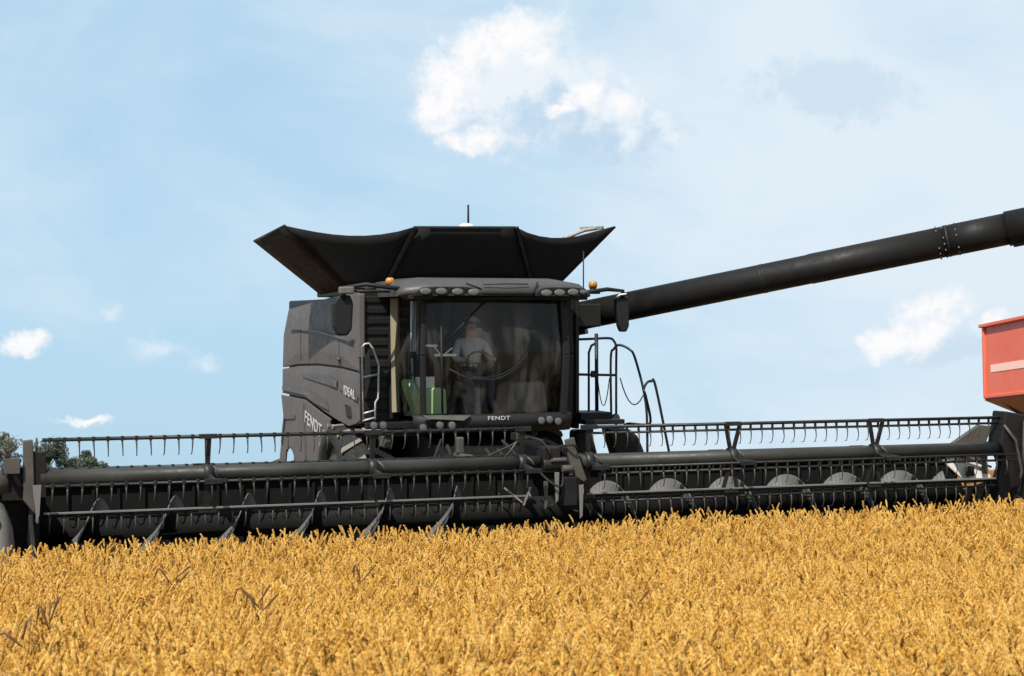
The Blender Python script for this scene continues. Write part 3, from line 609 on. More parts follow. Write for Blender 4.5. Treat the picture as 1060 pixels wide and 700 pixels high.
# feed auger: drum and helical flighting, left and right hand
YA, ZA, RD, RF = .86, 1.01, .17, .335
b = MB(); b.tube([(XL + .15, YA, ZA), (XR - .2, YA, ZA)], RD, 28); drum = b.build('feed_auger', M['drum'], comb)
P = .858
def flight(x0, turns, s, ph, fm='flight'):
    b = MB(); n = int(turns * 30); vs = []; fs = []
    for i in range(n + 1):
        a = ph + 2 * math.pi * i / 30; x = x0 + s * P * i / 30
        # a: 90deg top; front is 180
        cy, cz = math.cos(a), math.sin(a)
        for rr, dx in ((RD - .01, -.006), (RF, -.006), (RF, .006), (RD - .01, .006)): vs.append((x + dx, YA + rr * cy, ZA + rr * cz))
    for i in range(n):
        for k in range(4): fs.append((4 * i + k, 4 * i + (k + 1) % 4, 4 * i + 4 + (k + 1) % 4, 4 * i + 4 + k))
    b.add(vs, fs, False); o = b.build('auger_flighting', M[fm], drum); return o
# right half: disc tops at x = .88 + n*.858 ; left half: tops at x = -3.70 - n*.858
x0r = .88 - P * .25 + 0
flight(x0r, (XR - .3 - x0r) / P, 1, 0)
x0l = -3.70 + 4 * P + P * .25 - P
flight(x0l, (x0l - XL - .25) / P, -1, 0, 'flight_worn')
b = MB()
for k in range(14):
    a = k * 2.2; x = -.75 + k * .11; b.tube([(x, YA, ZA), (x, YA + .3 * math.cos(a), ZA + .3 * math.sin(a))], .012, 6)
b.build('feed_finger', M['steel'], drum)
# reel
ZC, RR = 1.675, .42
def bats(x0, x1, ph, double):
    out = []
    for k in range(4):
        a = ph + k * math.pi / 2          # 0 = front (-Y), 90deg = top
        y, z = -RR * math.cos(a), ZC + RR * math.sin(a)
        b = MB(); r0 = .016 if k == 0 else .021
        b.tube([(x0, y, z), (x1, y, z)], r0, 8)
        if double: b.tube([(x0, y + .01, z - .075), (x1, y + .01, z - .075)], .017, 6)
        n = int((x1 - x0) / .155)
        for i in range(n):
            x = x0 + .08 + i * (x1 - x0 - .1) / n
            if double: b.box((x, y, z - .045), (.022, .026, .10))
            else: b.box((x, y, z), (.03, .045, .05))
        o = b.build('reel_bat', M['bat'], comb)
        if k == 3:
            s = MB(); L = x1 - x0; m_ = 3
            for i in range(m_): s.bar((x0 + L * (i + .01) / m_, y - .02, z + .028), (x0 + L * (i + .985) / m_, y - .02, z + .028), .05, .016)
            s.pieces('wear_strip', M['steel'], o)
        out.append((o, k, y, z - (.075 if double else .02), n, x0, x1))
    return out
BL_ = bats(-6.10, -.50, R(-7), False); BR_ = bats(.22, 6.12, R(-5), True)
def tine_mesh(seed, L=.18):
    rr = random.Random(seed); b = MB(); lx = rr.uniform(-.012, .012); ly = rr.uniform(-.02, .03)
    pts = [(0, 0, 0), (.0, -.015, -.03), (lx * .5, -.025, -.10), (lx, -.01 + ly * .5, -.17), (lx * 1.4, .03 + ly, -L)]
    b.tube(pts, [.013, .010, .0065, .0055, .004], 6)
    me = bpy.data.meshes.new('tine'); me.from_pydata(b.v, [], b.f); me.polygons.foreach_set('use_smooth', b.sm); me.materials.append(M['tine']); return me, b
TM = [tine_mesh(s) for s in range(6)]
rest = MB(); cnt = 0
for lst in (BL_, BR_):
    for (o, k, y, z, n, x0, x1) in lst:
        for i in range(n):
            x = x0 + .08 + i * (x1 - x0 - .1) / n; me, bb = TM[random.randrange(6)]
            if k == 1 or (k == 0 and cnt < 100 and lst is BL_):
                if k == 1 or i < 26:
                    t = bpy.data.objects.new('tine', me); COL.objects.link(t); t.parent = o; t.location = Vector((x, y, z)) - ORG; cnt += 1; continue
            # in the real reel the tine carriers stay parallel: all tines hang down
            rest.add([Vector(v) + Vector((x, y, z)) for v in bb.v], bb.f, True)
rt = rest.build('hanging_tines', M['tine'], comb); rt['kind'] = 'stuff'
for xa, xb in ((-6.12, -.36), (.10, 6.14)):
    b = MB(); b.tube([(xa, 0, ZC), (xb, 0, ZC)], .088, 24); b.build('reel_tube', M['tube'], comb)
def reel_arm(x, ph, vee):
    b = MB()
    b.tube([(x - .05, 0, ZC), (x + .05, 0, ZC)], .115, 20)
    for k in range(4):
        a = ph + k * math.pi / 2; e = Vector((0, -math.cos(a), math.sin(a)))
        for s in ((-1, 1) if vee else (-.35, .35)):
            b.bar(Vector((x + s * .02, 0, ZC)) + e * .08, Vector((x + s * (.10 if vee else .055), 0, ZC)) + e * RR, .045 if vee else .035, .03, (0, 1, 0))
        b.bar(Vector((x - .1, 0, ZC)) + e * RR, Vector((x + .1, 0, ZC)) + e * RR, .07, .05)
    b.build('reel_arm', M['bat'], comb)
    c_ = MB(); c_.tube([(x + .04, -.05, ZC + .09), (x + .10, -.09, ZC + .04), (x + .13, -.1, ZC - .02)], .014, 6); c_.build('tube_clip', M['shield'], comb)
for x in (-4.32, -2.43, -.6): reel_arm(x, R(-7), False)
reel_arm(.26, R(-5), False)
for x in (2.19, 4.24): reel_arm(x, R(-5), True)
# centre carrier
b = MB(); b.prism([(-.12, -.22, 1.96), (.0, -.22, 1.99), (.04, -.22, 1.8), (.16, -.22, 1.48), (.12, -.22, 1.45), (.0, -.22, 1.53), (-.07, -.22, 1.72)], (0, .05, 0)); b.build('drive_shield', M['shield'], comb, .01)
b = MB(); b.bar((-.05, -.1, 1.78), (-.05, 1.45, 1.70), .14, .18); b.box((-.27, -.05, 1.72), (.22, .25, .3)); b.tube([(-.38, -.1, 1.66), (.1, -.1, 1.66)], .10, 16)
b.box((-.06, -.2, 1.35), (.16, .12, .35)); b.bar((-.3, .1, 1.9), (-.2, 1.4, 1.9), .08, .1); b.build('reel_drive', M['black'], comb, .015)
def hose(pts, r, n=6):
    P_ = [Vector(p) for p in pts]; P_ = [P_[0]] + P_ + [P_[-1]]; o = []
    for i in range(1, len(P_) - 2):
        for k in range(n):
            t = k / n; a_, b_, c_, d_ = P_[i - 1], P_[i], P_[i + 1], P_[i + 2]
            o.append(.5 * ((2 * b_) + (c_ - a_) * t + (2 * a_ - 5 * b_ + 4 * c_ - d_) * t * t + (3 * b_ - a_ - 3 * c_ + d_) * t ** 3))
    o.append(P_[-2]); q = MB(); q.tube(o, r, 7); q.build('hydraulic_hose', M['rubber'] if r > .011 else M['shield'], comb)
hose([(-.42, .2, 1.70), (-.36, -.25, 1.50), (-.2, -.3, 1.42), (-.1, -.1, 1.60)], .014)
hose([(-.55, .3, 1.95), (-.42, -.15, 1.96), (-.32, -.25, 1.80), (-.3, .0, 1.68)], .012)
hose([(-.85, .5, 1.50), (-.78, -.05, 1.80), (-.66, -.05, 1.94), (-.58, .1, 1.78)], .010)
hose([(-.95, .9, 1.60), (-.70, .2, 1.86), (-.60, .1, 1.92), (-.5, .3, 1.75)], .010)
hose([(-.25, .2, 1.80), (-.12, -.26, 1.90), (.0, -.26, 1.88), (.1, .0, 1.75)], .014)
hose([(.05, 1.3, 1.5), (.16, .6, 1.62), (.2, .2, 1.55), (.22, .0, 1.69)], .013)
for x, z0, z1 in ((.07, 1.42, 1.05), (-.38, 1.48, 1.18), (-.24, 1.58, 1.25)):
    b = MB(); b.prism([(x - .025, -.26, z0), (x + .03, -.26, z0), (x + .018, -.26, z1), (x - .012, -.26, z1 - .03)], (0, .025, 0)); b.build('carrier_blade', M['shield'] if x < -.3 else M['steel'], comb, .004)
b = MB(); b.box((-.06, -.24, 1.60), (.05, .05, .12)); b.tube([(-.17, -.25, 1.62), (-.05, -.25, 1.62)], .045, 12); b.tube([(-.3, -.2, 1.72), (-.1, -.2, 1.72)], .03, 10); b.build('drive_motor', M['shield'], comb, .006)
b = MB(); b.bar((-.9, -.25, 1.42), (-.66, -.3, 1.22), .02, .02, (0, 1, 0)); b.bar((-.68, -.3, 1.21), (-.58, -.28, 1.42), .022, .02, (0, 1, 0)); b.pieces('knife_arm', M['steel'], comb)
# left end: tall shield, arm, crop divider
b = MB(); b.prism([(-6.30, -.1, 2.09), (-6.20, -.1, 2.10), (-6.18, -.1, 1.30), (-6.30, -.1, 1.45)], (0, .10, 0)); b.prism([(-6.17, 0, 2.12), (-6.17, .08, 1.2), (-6.17, -.12, 1.2)], (.03, 0, 0)); b.build('end_arm', M['shield'], comb, .008)
b = MB(); b.box((-6.42, .35, 1.0), (.62, .1, 1.1)); b.prism([(-6.24, -.55, .45), (-6.24, 1.45, .45), (-6.24, 1.45, 1.5), (-6.24, .9, 1.62), (-6.24, .2, 1.35), (-6.24, -.3, 1.0)], (.05, 0, 0)); b.box((-6.13, .0, 1.72), (.14, .14, .5)); b.box((-6.40, .15, 1.62), (.22, .3, .36)); b.bar((-6.3, .0, 1.72), (-6.28, 1.5, 1.62), .1, .14); b.tube([(-6.34, -.12, 1.9), (-6.4, -.12, 1.75), (-6.33, -.1, 1.6)], .03, 6); b.build('end_plate', M['black'], comb, .01)
b = MB(); b.tube([(-6.75, .1, 1.63), (-6.45, .1, 1.63)], .14, 18); b.box((-6.42, -.1, 1.83), (.16, .12, .16)); b.tube([(-6.6, .0, 1.95), (-6.52, -.1, 2.0), (-6.45, -.1, 1.9)], .02, 6); b.build('end_drive', M['shield'], comb)
b = MB(); b.prism([(-6.21, -.18, 1.62), (-6.12, -.18, 1.62), (-6.14, -.18, 1.3), (-6.17, -.18, 1.22)], (0, .02, 0)); b.pieces('guard_plate', M['steel'], comb)
def divider(x, s, name='crop_divider'):
    b = MB(); vs = []; fs = []
    st = [(-1.55, .02, .62, .70), (-1.2, .10, .48, .92), (-.8, .17, .42, 1.20), (-.3, .21, .42, 1.42), (.3, .21, .42, 1.50), (.8, .18, .42, 1.45)]
    for (y, w, z0, z1) in st:
        for k in range(12):
            a = 2 * math.pi * k / 12; vs.append((x + s * .1 + w * math.cos(a), y, (z0 + z1) / 2 + (z1 - z0) / 2 * math.sin(a)))
    for i in range(5):
        for k in range(12): fs.append((i * 12 + k, i * 12 + (k + 1) % 12, (i + 1) * 12 + (k + 1) % 12, (i + 1) * 12 + k))
    fs += [tuple(range(12)), tuple(60 + k for k in range(12))]
    b.add(vs, fs, True); o = b.build(name, M['divider'], comb)
    t = MB(); t.tube([(x + s * .1 - .19, -.7, .95), (x + s * .1 - .22, -.2, 1.1), (x + s * .1 - .23, .3, 1.0)], .018, 6); t.tube([(x + s * .1 - .02, -1.0, 1.05), (x + s * .1 + .03, -.6, 1.28)], .02, 6); t.build('divider_rod', M['black'], o)
divider(-6.50, -1); divider(6.66, 1)
# right end
b = MB(); b.prism([(6.14, -.15, 2.18), (6.50, -.15, 2.12), (6.60, -.15, 1.5), (6.5, -.15, 1.0), (6.26, -.15, .98), (6.18, -.15, 1.5), (6.06, -.15, 1.75)], (0, .3, 0)); b.prism([(6.30, -.55, .45), (6.30, 1.45, .45), (6.30, 1.45, .9), (6.30, .2, 1.3), (6.30, -.3, 1.0)], (.05, 0, 0)); b.box((6.4, 0, 1.66), (.3, .3, .12)); b.bar((6.4, .0, 1.72), (6.3, 1.5, 1.55), .1, .14); b.build('end_plate', M['black'], comb, .02)
b = MB(); b.tube([(6.1, -.16, 2.0), (6.25, -.2, 1.8), (6.35, -.2, 1.4), (6.3, -.2, 1.1)], .02, 6); b.tube([(6.4, -.2, 2.05), (6.38, -.2, 1.6), (6.45, -.2, 1.2)], .025, 6); b.pieces('drive_hose', M['tine'], comb)
b = MB(); b.prism([(6.05, 1.3, 1.50), (6.75, 1.3, 1.90), (6.95, 1.3, 1.88), (6.80, 1.3, 1.45)], (0, .08, 0)); b.build('back_bracket', M['shield'], comb, .01)
b = MB(); b.prism([(6.15, 1.35, 1.42), (6.40, 1.35, 1.48), (6.85, 1.35, 1.50), (7.00, 1.35, 1.10), (6.6, 1.35, 1.06)], (0, .05, 0)); b.build('end_shield', M['white'], comb, .015)
b = MB(); b.box((6.60, 1.30, 1.25), (.10, .05, .14)); b.bar((6.45, 1.3, 1.46), (6.95, 1.3, 1.30), .02, .03); b.box((6.83, 1.3, 1.36), (.05, .05, .30)); b.build('latch', M['bat'], comb)

# ------------------------------------------------------------------ driver
ORG = Vector((0, 0, 0))
dr = empty('person', (.08, 3.98, 2.53), 'driver in a grey shirt and pale cap seated behind the cab windshield', 'person'); FIELD.append(dr)
def skin_body(joints, edges, rad):
    me = bpy.data.meshes.new('body'); me.from_pydata(joints, edges, []); o = bpy.data.objects.new('body', me); COL.objects.link(o)
    sm = o.modifiers.new('skin', 'SKIN'); sm.use_smooth_shade = True
    for i, r in enumerate(rad): me.skin_vertices[0].data[i].radius = (r, r) if not isinstance(r, tuple) else r
    me.skin_vertices[0].data[0].use_root = True
    s = o.modifiers.new('sub', 'SUBSURF'); s.levels = s.render_levels = 2
    dg = bpy.context.evaluated_depsgraph_get(); me2 = bpy.data.meshes.new_from_object(o.evaluated_get(dg)); o.modifiers.clear(); o.data = me2; return o
J = [(0, 0, .10), (0, .05, .30), (0, .06, .48), (0, .04, .60), (0, .0, .70), (0, -.03, .82),
     (-.10, -.02, .08), (-.14, -.40, .10), (-.14, -.46, -.30), (-.14, -.58, -.36), (.10, -.02, .08), (.14, -.40, .10), (.14, -.46, -.30), (.14, -.58, -.36),
     (-.19, .05, .52), (-.27, -.08, .30), (-.20, -.40, .28), (-.17, -.50, .30), (.19, .05, .52), (.27, -.08, .30), (.20, -.40, .28), (.14, -.50, .30)]
Ed = [(0, 1), (1, 2), (2, 3), (3, 4), (4, 5), (0, 6), (6, 7), (7, 8), (8, 9), (0, 10), (10, 11), (11, 12), (12, 13), (2, 14), (14, 15), (15, 16), (16, 17), (2, 18), (18, 19), (19, 20), (20, 21)]
Ra = [.15, .145, .15, .06, .085, .08, .10, .075, .055, .045, .10, .075, .055, .045, .075, .05, .036, .03, .075, .05, .036, .03]
bo = skin_body(J, Ed, Ra); bo.parent = dr
for m_ in ('shirt', 'jeans', 'skin'): bo.data.materials.append(M[m_])
for p in bo.data.polygons:
    c = p.center
    p.material_index = 2 if (c.z > .585 or (c.y < -.36 and c.z > .2)) else (1 if (c.z < .2) else 0)
b = MB(); b.sphere((0, -.01, .83), .108, 16, (1, 1.1, .85), -.1); b.prism([(-.08, -.10, .83), (.08, -.10, .83), (.05, -.20, .815), (-.05, -.20, .815)], (0, 0, .012)); o = b.build('cap', M['capm'], dr, 0, 0, (0, 0, 0))
b = MB()
for s in (-1, 1): b.sphere((s * .035, -.115, .745), .012, 8)
b.build('eyes', M['plastic'], dr, 0, 0, (0, 0, 0))
b = MB(); b.prism([(-.014, -.10, .70), (.014, -.10, .70), (0, -.10, .75)], (0, -.03, 0))
for s in (-1, 1): b.sphere((s * .088, .0, .74), .026, 8, (.4, .8, 1))
for s, bx in ((-1, -.17), (1, .14)):
    for k in range(4): b.tube([(bx + s * .0 + (k - 1.5) * .017, -.52, .30), (bx + (k - 1.5) * .019, -.575, .315), (bx + (k - 1.5) * .019, -.59, .285)], [.009, .0085, .007], 6)
    b.tube([(bx - s * .025, -.50, .31), (bx - s * .05, -.54, .33)], [.01, .008], 6)
b.build('face_and_fingers', M['skin'], dr, 0, 0, (0, 0, 0))

# ------------------------------------------------------------------ grain trailer (stands level, follows the combine)
ORG = Vector((0, 0, 0))
tw = T @ Vector((10.14, 5.99, 3.28)); tb = T @ Vector((10.2, 5.95, 2.12))
taz = R(10.5)                                   # travel direction
Lt, Wt = 7.2, 2.5
near_dir = Vector((-math.sin(taz), -math.cos(taz), 0)); right = Vector((math.cos(taz), -math.sin(taz), 0))
tc_ = tw + near_dir * Lt / 2 + right * Wt / 2
gz = min((T @ Vector((p.x, p.y, float(ground_h(p.x, p.y))))).z for p in [Vector((8.9, 2.5, 0)), Vector((11, 2.5, 0))])
H1 = tw.z - gz; H0 = H1 - 1.27
tr = empty('grain_trailer', (tc_.x, tc_.y, gz), 'red high sided grain trailer with a pale stripe under the end of the unloading auger', 'trailer')
tr.rotation_euler = (0, 0, -taz + math.pi)      # local +Y = towards the camera
def trb(b, name, m, bevel=0, par=None): return b.build(name, m, par or tr, bevel, 0, (0, 0, 0))
hw, hl = Wt / 2, Lt / 2
b = MB(); o_ = .0
top = [(-hw, -hl, H1), (hw, -hl, H1), (hw, hl, H1), (-hw, hl, H1)]; mid = [(x, y, H0) for x, y, z in top]; bot = [(x * .45, y * .55, H0 - .62) for x, y, z in top]
b.add(top + mid, [(0, 1, 5, 4), (1, 2, 6, 5), (2, 3, 7, 6), (3, 0, 4, 7)]); hb = trb(b, 'hopper_body', M['red']); k = hb.modifiers.new('t', 'SOLIDIFY'); k.thickness = .05; k.offset = -1
b = MB(); b.add(mid + bot, [(0, 1, 5, 4), (1, 2, 6, 5), (2, 3, 7, 6), (3, 0, 4, 7), (4, 5, 6, 7)]); hb2 = trb(b, 'hopper_funnel', M['under']); k = hb2.modifiers.new('t', 'SOLIDIFY'); k.thickness = .04; k.offset = -1
b = MB()
for s in (-1, 1):
    b.box((s * (hw + .03), 0, H1 - .01), (.09, Lt + .12, .06)); b.box((0, s * (hl + .03), H1 - .01), (Wt + .1, .09, .06))
trb(b, 'top_rail', M['red'], .01)
b = MB()
for s in (-1, 1): b.box((s * (hw + .004), 0, H0 + .50), (.008, Lt - .5, .13))
trb(b, 'side_stripe', M['stripe'])
b = MB()
for s in (-1, 1):
    b.box((s * (hw + .01), 0, H0 + .02), (.06, Lt, .06))
    for yy in (-hl + .02, hl - .02): b.box((s * hw, yy, (H0 + H1) / 2), (.07, .07, H1 - H0 - .06))
trb(b, 'corner_post', M['red'], .01)
b = MB(); b.box((-.5, .2, H0 - .95), (.14, Lt * .8, .2)); b.box((.5, .2, H0 - .95), (.14, Lt * .8, .2)); b.bar((0, hl * .6, H0 - 1.1), (0, hl + 1.9, .7), .16, .2); b.bar((-1.15, -.4, .85), (1.15, -.4, .85), .2, .2); b.bar((-.5, -.4, .85), (-.5, -.4, H0 - .9), .14, .3); b.bar((.5, -.4, .85), (.5, -.4, H0 - .9), .14, .3); b.tube([(0, hl + 1.3, 0), (0, hl + 1.3, .8)], .06, 8)
for s in (-1, 1):
    for yy in (-hl + .5, hl - .5): b.bar((s * .5, yy * .7, H0 - .9), (s * hw * .95, yy, H0 - .02), .08, .08)
trb(b, 'chassis', M['black'], .01)
for s in (-1, 1):
    b = MB(); x = s * 1.2; b.tube([(x - .3, -.4, .85), (x - .24, -.4, .85), (x + .24, -.4, .85), (x + .3, -.4, .85)], [.78, .85, .85, .78], 36); w = trb(b, 'wheel', M['rubber']); q = MB(); q.tube([(x - .31, -.4, .85), (x + .31, -.4, .85)], .45, 24); trb(q, 'rim', M['divider'], 0, w)

# ------------------------------------------------------------------ trees on the horizon
leaf_m = mat('dark_tree_leaf', (.025, .036, .018), .7, 0, .7, (.05, .062, .032), 1.2)
leaf_m2 = mat('grey_green_tree_leaf', (.06, .068, .045), .7, 0, .7, (.10, .10, .07), 1.2)
bark = mat('tree_bark', (.10, .075, .05), .9, 0, .4)
def tree(fx, fy, h, w, label, m, seed, dense_=1., low=.05):
    rr = random.Random(seed); p = T @ Vector((fx, fy, float(ground_h(fx, fy))))
    t = empty('tree', p, label, 'tree', 'trees on the left horizon')
    b = MB(); b.tube([(0, 0, -.5), (.1, 0, h * .3), (-.1, .1, h * .6), (0, 0, h * .85)], [.3, .24, .14, .04], 8)
    cl = []
    for k in range(16):
        a = rr.uniform(0, 6.28); q = rr.random() ** .6; z = h * rr.uniform(low + .15, .93); f = math.sin(math.pi * min(1, max(.12, (z / h - low) / (1.05 - low)))) ** .6
        c_ = Vector((w / 2 * q * f * math.cos(a) * .85, w / 2 * q * f * math.sin(a) * .85, z)); cl.append((c_, rr.uniform(.10, .2) * (h + w) / 2))
        s = Vector((0, 0, z * rr.uniform(.4, .75))); b.tube([s, lerp(s, c_, .5) + Vector((0, 0, .2)), c_], [.08, .05, .015], 5)
    b.build('trunk', bark, t, 0, 0, (0, 0, 0))
    n = int(3600 * dense_); vs = []; fs = []
    for i in range(n):
        c_, r = cl[rr.randrange(len(cl))]; d = Vector((rr.gauss(0, 1), rr.gauss(0, 1), rr.gauss(0, .75))).normalized() * r * rr.random() ** .4
        q = c_ + d; s = rr.uniform(.12, .26); ax = Vector((rr.gauss(0, 1), rr.gauss(0, 1), rr.gauss(0, 1))).normalized(); ay = ax.orthogonal().normalized()
        o = len(vs); vs += [q - ax * s, q + ay * s * .6, q + ax * s, q - ay * s * .6]; fs.append((o, o + 1, o + 2, o + 3))
    b = MB(); b.add(vs, fs); b.build('crown', m, t, 0, 0, (0, 0, 0))
# (x px of the photo is only a note here; real places 200 m away beyond the crest)
def at220(lat, d):   # lateral metres from the optical axis, distance from camera
    return (-7.3 + math.sin(YAW) * d + math.cos(YAW) * lat, -18.6 + math.cos(YAW) * d - math.sin(YAW) * lat)
for lat, d, h, w, lab, m_, sd, dn, lo in (
    (-61.6, 220, 7.7, 7.4, 'largest dark green tree beyond the left end of the header reel', leaf_m, 3, 1.5, .0),
    (-56.2, 222, 5.5, 4.2, 'small rounded dark tree right of the largest dark tree on the horizon', leaf_m, 4, 1.3, .0),
    (-64.8, 214, 8.2, 4.6, 'sparse twiggy grey tree left of the largest dark tree on the horizon', leaf_m2, 5, .28, .1),
    (-68.6, 224, 8.8, 6.2, 'grey green tree at the left edge of the photo', leaf_m2, 6, 1., .0),
    (-75, 230, 10, 8, 'tree left of the frame, first beyond the photo edge', leaf_m, 8, 1., .0),
    (-59.0, 226, 6.9, 5.6, 'dark tree standing half behind the largest tree and the small rounded one', leaf_m, 9, 1.2, .0)):
    x, y = at220(lat, d)
    tree(x, y, h, w, lab, m_, sd, dn, lo)

# ------------------------------------------------------------------ wheat
def straw_mat(name, cols, trans=.22):
    m = bpy.data.materials.new(name); m.use_nodes = True; nt = m.node_tree; b = nt.nodes['Principled BSDF']
    oi = nt.nodes.new('ShaderNodeObjectInfo'); cr = nt.nodes.new('ShaderNodeValToRGB')
    while len(cr.color_ramp.elements) < len(cols): cr.color_ramp.elements.new(.5)
    for i, (e, c_) in enumerate(zip(cr.color_ramp.elements, cols)): e.position = i / (len(cols) - 1); e.color = (*c_, 1)
    nt.links.new(oi.outputs['Random'], cr.inputs[0])
    n = nt.nodes.new('ShaderNodeTexNoise'); n.inputs['Scale'].default_value = 60; tcx = nt.nodes.new('ShaderNodeTexCoord'); nt.links.new(tcx.outputs['Object'], n.inputs['Vector'])
    mx = nt.nodes.new('ShaderNodeMix'); mx.data_type = 'RGBA'; mx.blend_type = 'MULTIPLY'; mx.inputs[0].default_value = .72
    r = nt.nodes.new('ShaderNodeValToRGB'); r.color_ramp.elements[0].position = .35; r.color_ramp.elements[0].color = (.40, .28, .16, 1); r.color_ramp.elements[1].position = .6; r.color_ramp.elements[1].color = (1, 1, 1, 1)
    nt.links.new(n.outputs[0], r.inputs[0]); nt.links.new(cr.outputs[0], mx.inputs[6]); nt.links.new(r.outputs[0], mx.inputs[7]); nt.links.new(mx.outputs[2], b.inputs['Base Color'])
    b.inputs['Roughness'].default_value = .55; b.inputs['Specular IOR Level'].default_value = .3
    tr_ = nt.nodes.new('ShaderNodeBsdfTranslucent'); nt.links.new(mx.outputs[2], tr_.inputs[0]); ms = nt.nodes.new('ShaderNodeMixShader'); ms.inputs[0].default_value = trans
    nt.links.new(b.outputs[0], ms.inputs[1]); nt.links.new(tr_.outputs[0], ms.inputs[2]); nt.links.new(ms.outputs[0], nt.nodes['Material Output'].inputs[0]); return m
ear_m = straw_mat('ripe_wheat_ear', [(.78, .44, .075), (.86, .525, .12), (.92, .62, .19), (.80, .455, .08), (.56, .28, .045)])
stem_m = straw_mat('wheat_straw', [(.50, .27, .05), (.66, .38, .09), (.38, .19, .03)])
wcol = bpy.data.collections.new('wheat_kinds')
def wheat(seed, kind='wheat'):
    rr = random.Random(seed); b = MB(); mats = []
    H = .86 + rr.uniform(-.05, .03); az_ = rr.uniform(0, 6.28); dx, dy = math.cos(az_), math.sin(az_)
    nod = R(rr.choice([8, 14, 20, 28, 45, 80, 150, 162, 170, 176])); L = rr.uniform(.072, .095)
    pts = [Vector((0, 0, 0)), Vector((dx * .01, dy * .01, H * .5)), Vector((dx * .03, dy * .03, H * .88))]
    d = Vector((dx * .12, dy * .12, 1)).normalized(); p = pts[-1]; ang = .12; seg = .024
    neck = 6
    for k in range(neck): ang += nod * .62 / neck; p = p + Vector((dx * math.sin(ang), dy * math.sin(ang), math.cos(ang))) * seg; pts.append(p)
    n0 = len(b.f); b.tube(pts, [.0026, .0024, .002] + [.0018] * neck, 3, False, False); mats += [1] * (len(b.f) - n0)
    ear = [p]; rows = 9
    for k in range(rows): ang += nod * .38 / rows; p = p + Vector((dx * math.sin(ang), dy * math.sin(ang), math.cos(ang))) * L / rows; ear.append(p)
    n0 = len(b.f)
    side = Vector((-dy, dx, 0))
    for k in range(rows):
        q = ear[k]; t = (ear[k + 1] - q).normalized(); nrm = t.cross(side)
        fat = .55 + .45 * math.sin(math.pi * (k + 1) / (rows + 1)) ** .5
        for s in (-1, 1):
            for w in (side, nrm):
                if (k + (w is nrm)) % 2 and w is nrm and rr.random() < .3: continue
                c = q + w * s * .0045 * fat + t * .006; e = (t + w * s * .42).normalized(); x = e.orthogonal().normalized(); y = e.cross(x)
                l, r_ = .0108 * (.9 + .3 * rr.random()), .0040 * fat
                o = len(b.v); b.v += [tuple(c - e * l * .6), *(tuple(c + (x * math.cos(a) + y * math.sin(a)) * r_) for a in (0, 2.09, 4.19)), tuple(c + e * l)]
                f6 = [(0, 2, 1), (0, 3, 2), (0, 1, 3), (1, 2, 4), (2, 3, 4), (3, 1, 4)]; b.f += [tuple(i + o for i in f) for f in f6]; b.sm += [True] * 6
    mats += [0] * (len(b.f) - n0)
    n0 = len(b.f)
    for k in range(rr.choice([0, 0, 1])):      # dry curled leaves
        a = rr.uniform(0, 6.28); z = H * rr.uniform(.45, .82); l = rr.uniform(.12, .24); w = rr.uniform(.0025, .005); lx, ly = math.cos(a), math.sin(a); o = len(b.v); P_ = []
        for i in range(6):
            t = i / 5; P_.append(Vector((lx * l * .6 * t, ly * l * .6 * t, z + l * (.7 * t - 1.15 * t * t))))
        for i, q in enumerate(P_):
            ww = w * (1 - (i / 5) ** 2 * .9); b.v += [tuple(q + Vector((-ly, lx, .3)) * ww), tuple(q - Vector((-ly, lx, .3)) * ww)]
        for i in range(5): b.f.append((o + 2 * i, o + 2 * i + 1, o + 2 * i + 3, o + 2 * i + 2)); b.sm.append(True)
    mats += [1] * (len(b.f) - n0)
    me = bpy.data.meshes.new('wheat_stalk'); me.from_pydata(b.v, [], b.f); me.polygons.foreach_set('use_smooth', b.sm); me.polygons.foreach_set('material_index', mats)
    me.materials.append(ear_m); me.materials.append(stem_m); o = bpy.data.objects.new('wheat_stalk', me); wcol.objects.link(o)
for s in range(20): wheat(s + 50)
scol = bpy.data.collections.new('stubble_kinds')
for s in range(4):
    b = MB(); rr = random.Random(s + 9)
    for k in range(10):
        x, y = rr.gauss(0, .03), rr.gauss(0, .03); b.tube([(x, y, 0), (x + rr.gauss(0, .01), y + rr.gauss(0, .01), rr.uniform(.12, .22))], .0025, 3, True, False)
    for k in range(4):
        x, y = rr.gauss(0, .1), rr.gauss(0, .1); a = rr.uniform(0, 6.28); b.tube([(x, y, rr.uniform(.01, .1)), (x + .2 * math.cos(a), y + .2 * math.sin(a), rr.uniform(.01, .12))], .0025, 3, True, False)
    me = bpy.data.meshes.new('straw_tuft'); me.from_pydata(b.v, [], b.f); me.materials.append(stem_m); o = bpy.data.objects.new('straw_tuft', me); scol.objects.link(o)

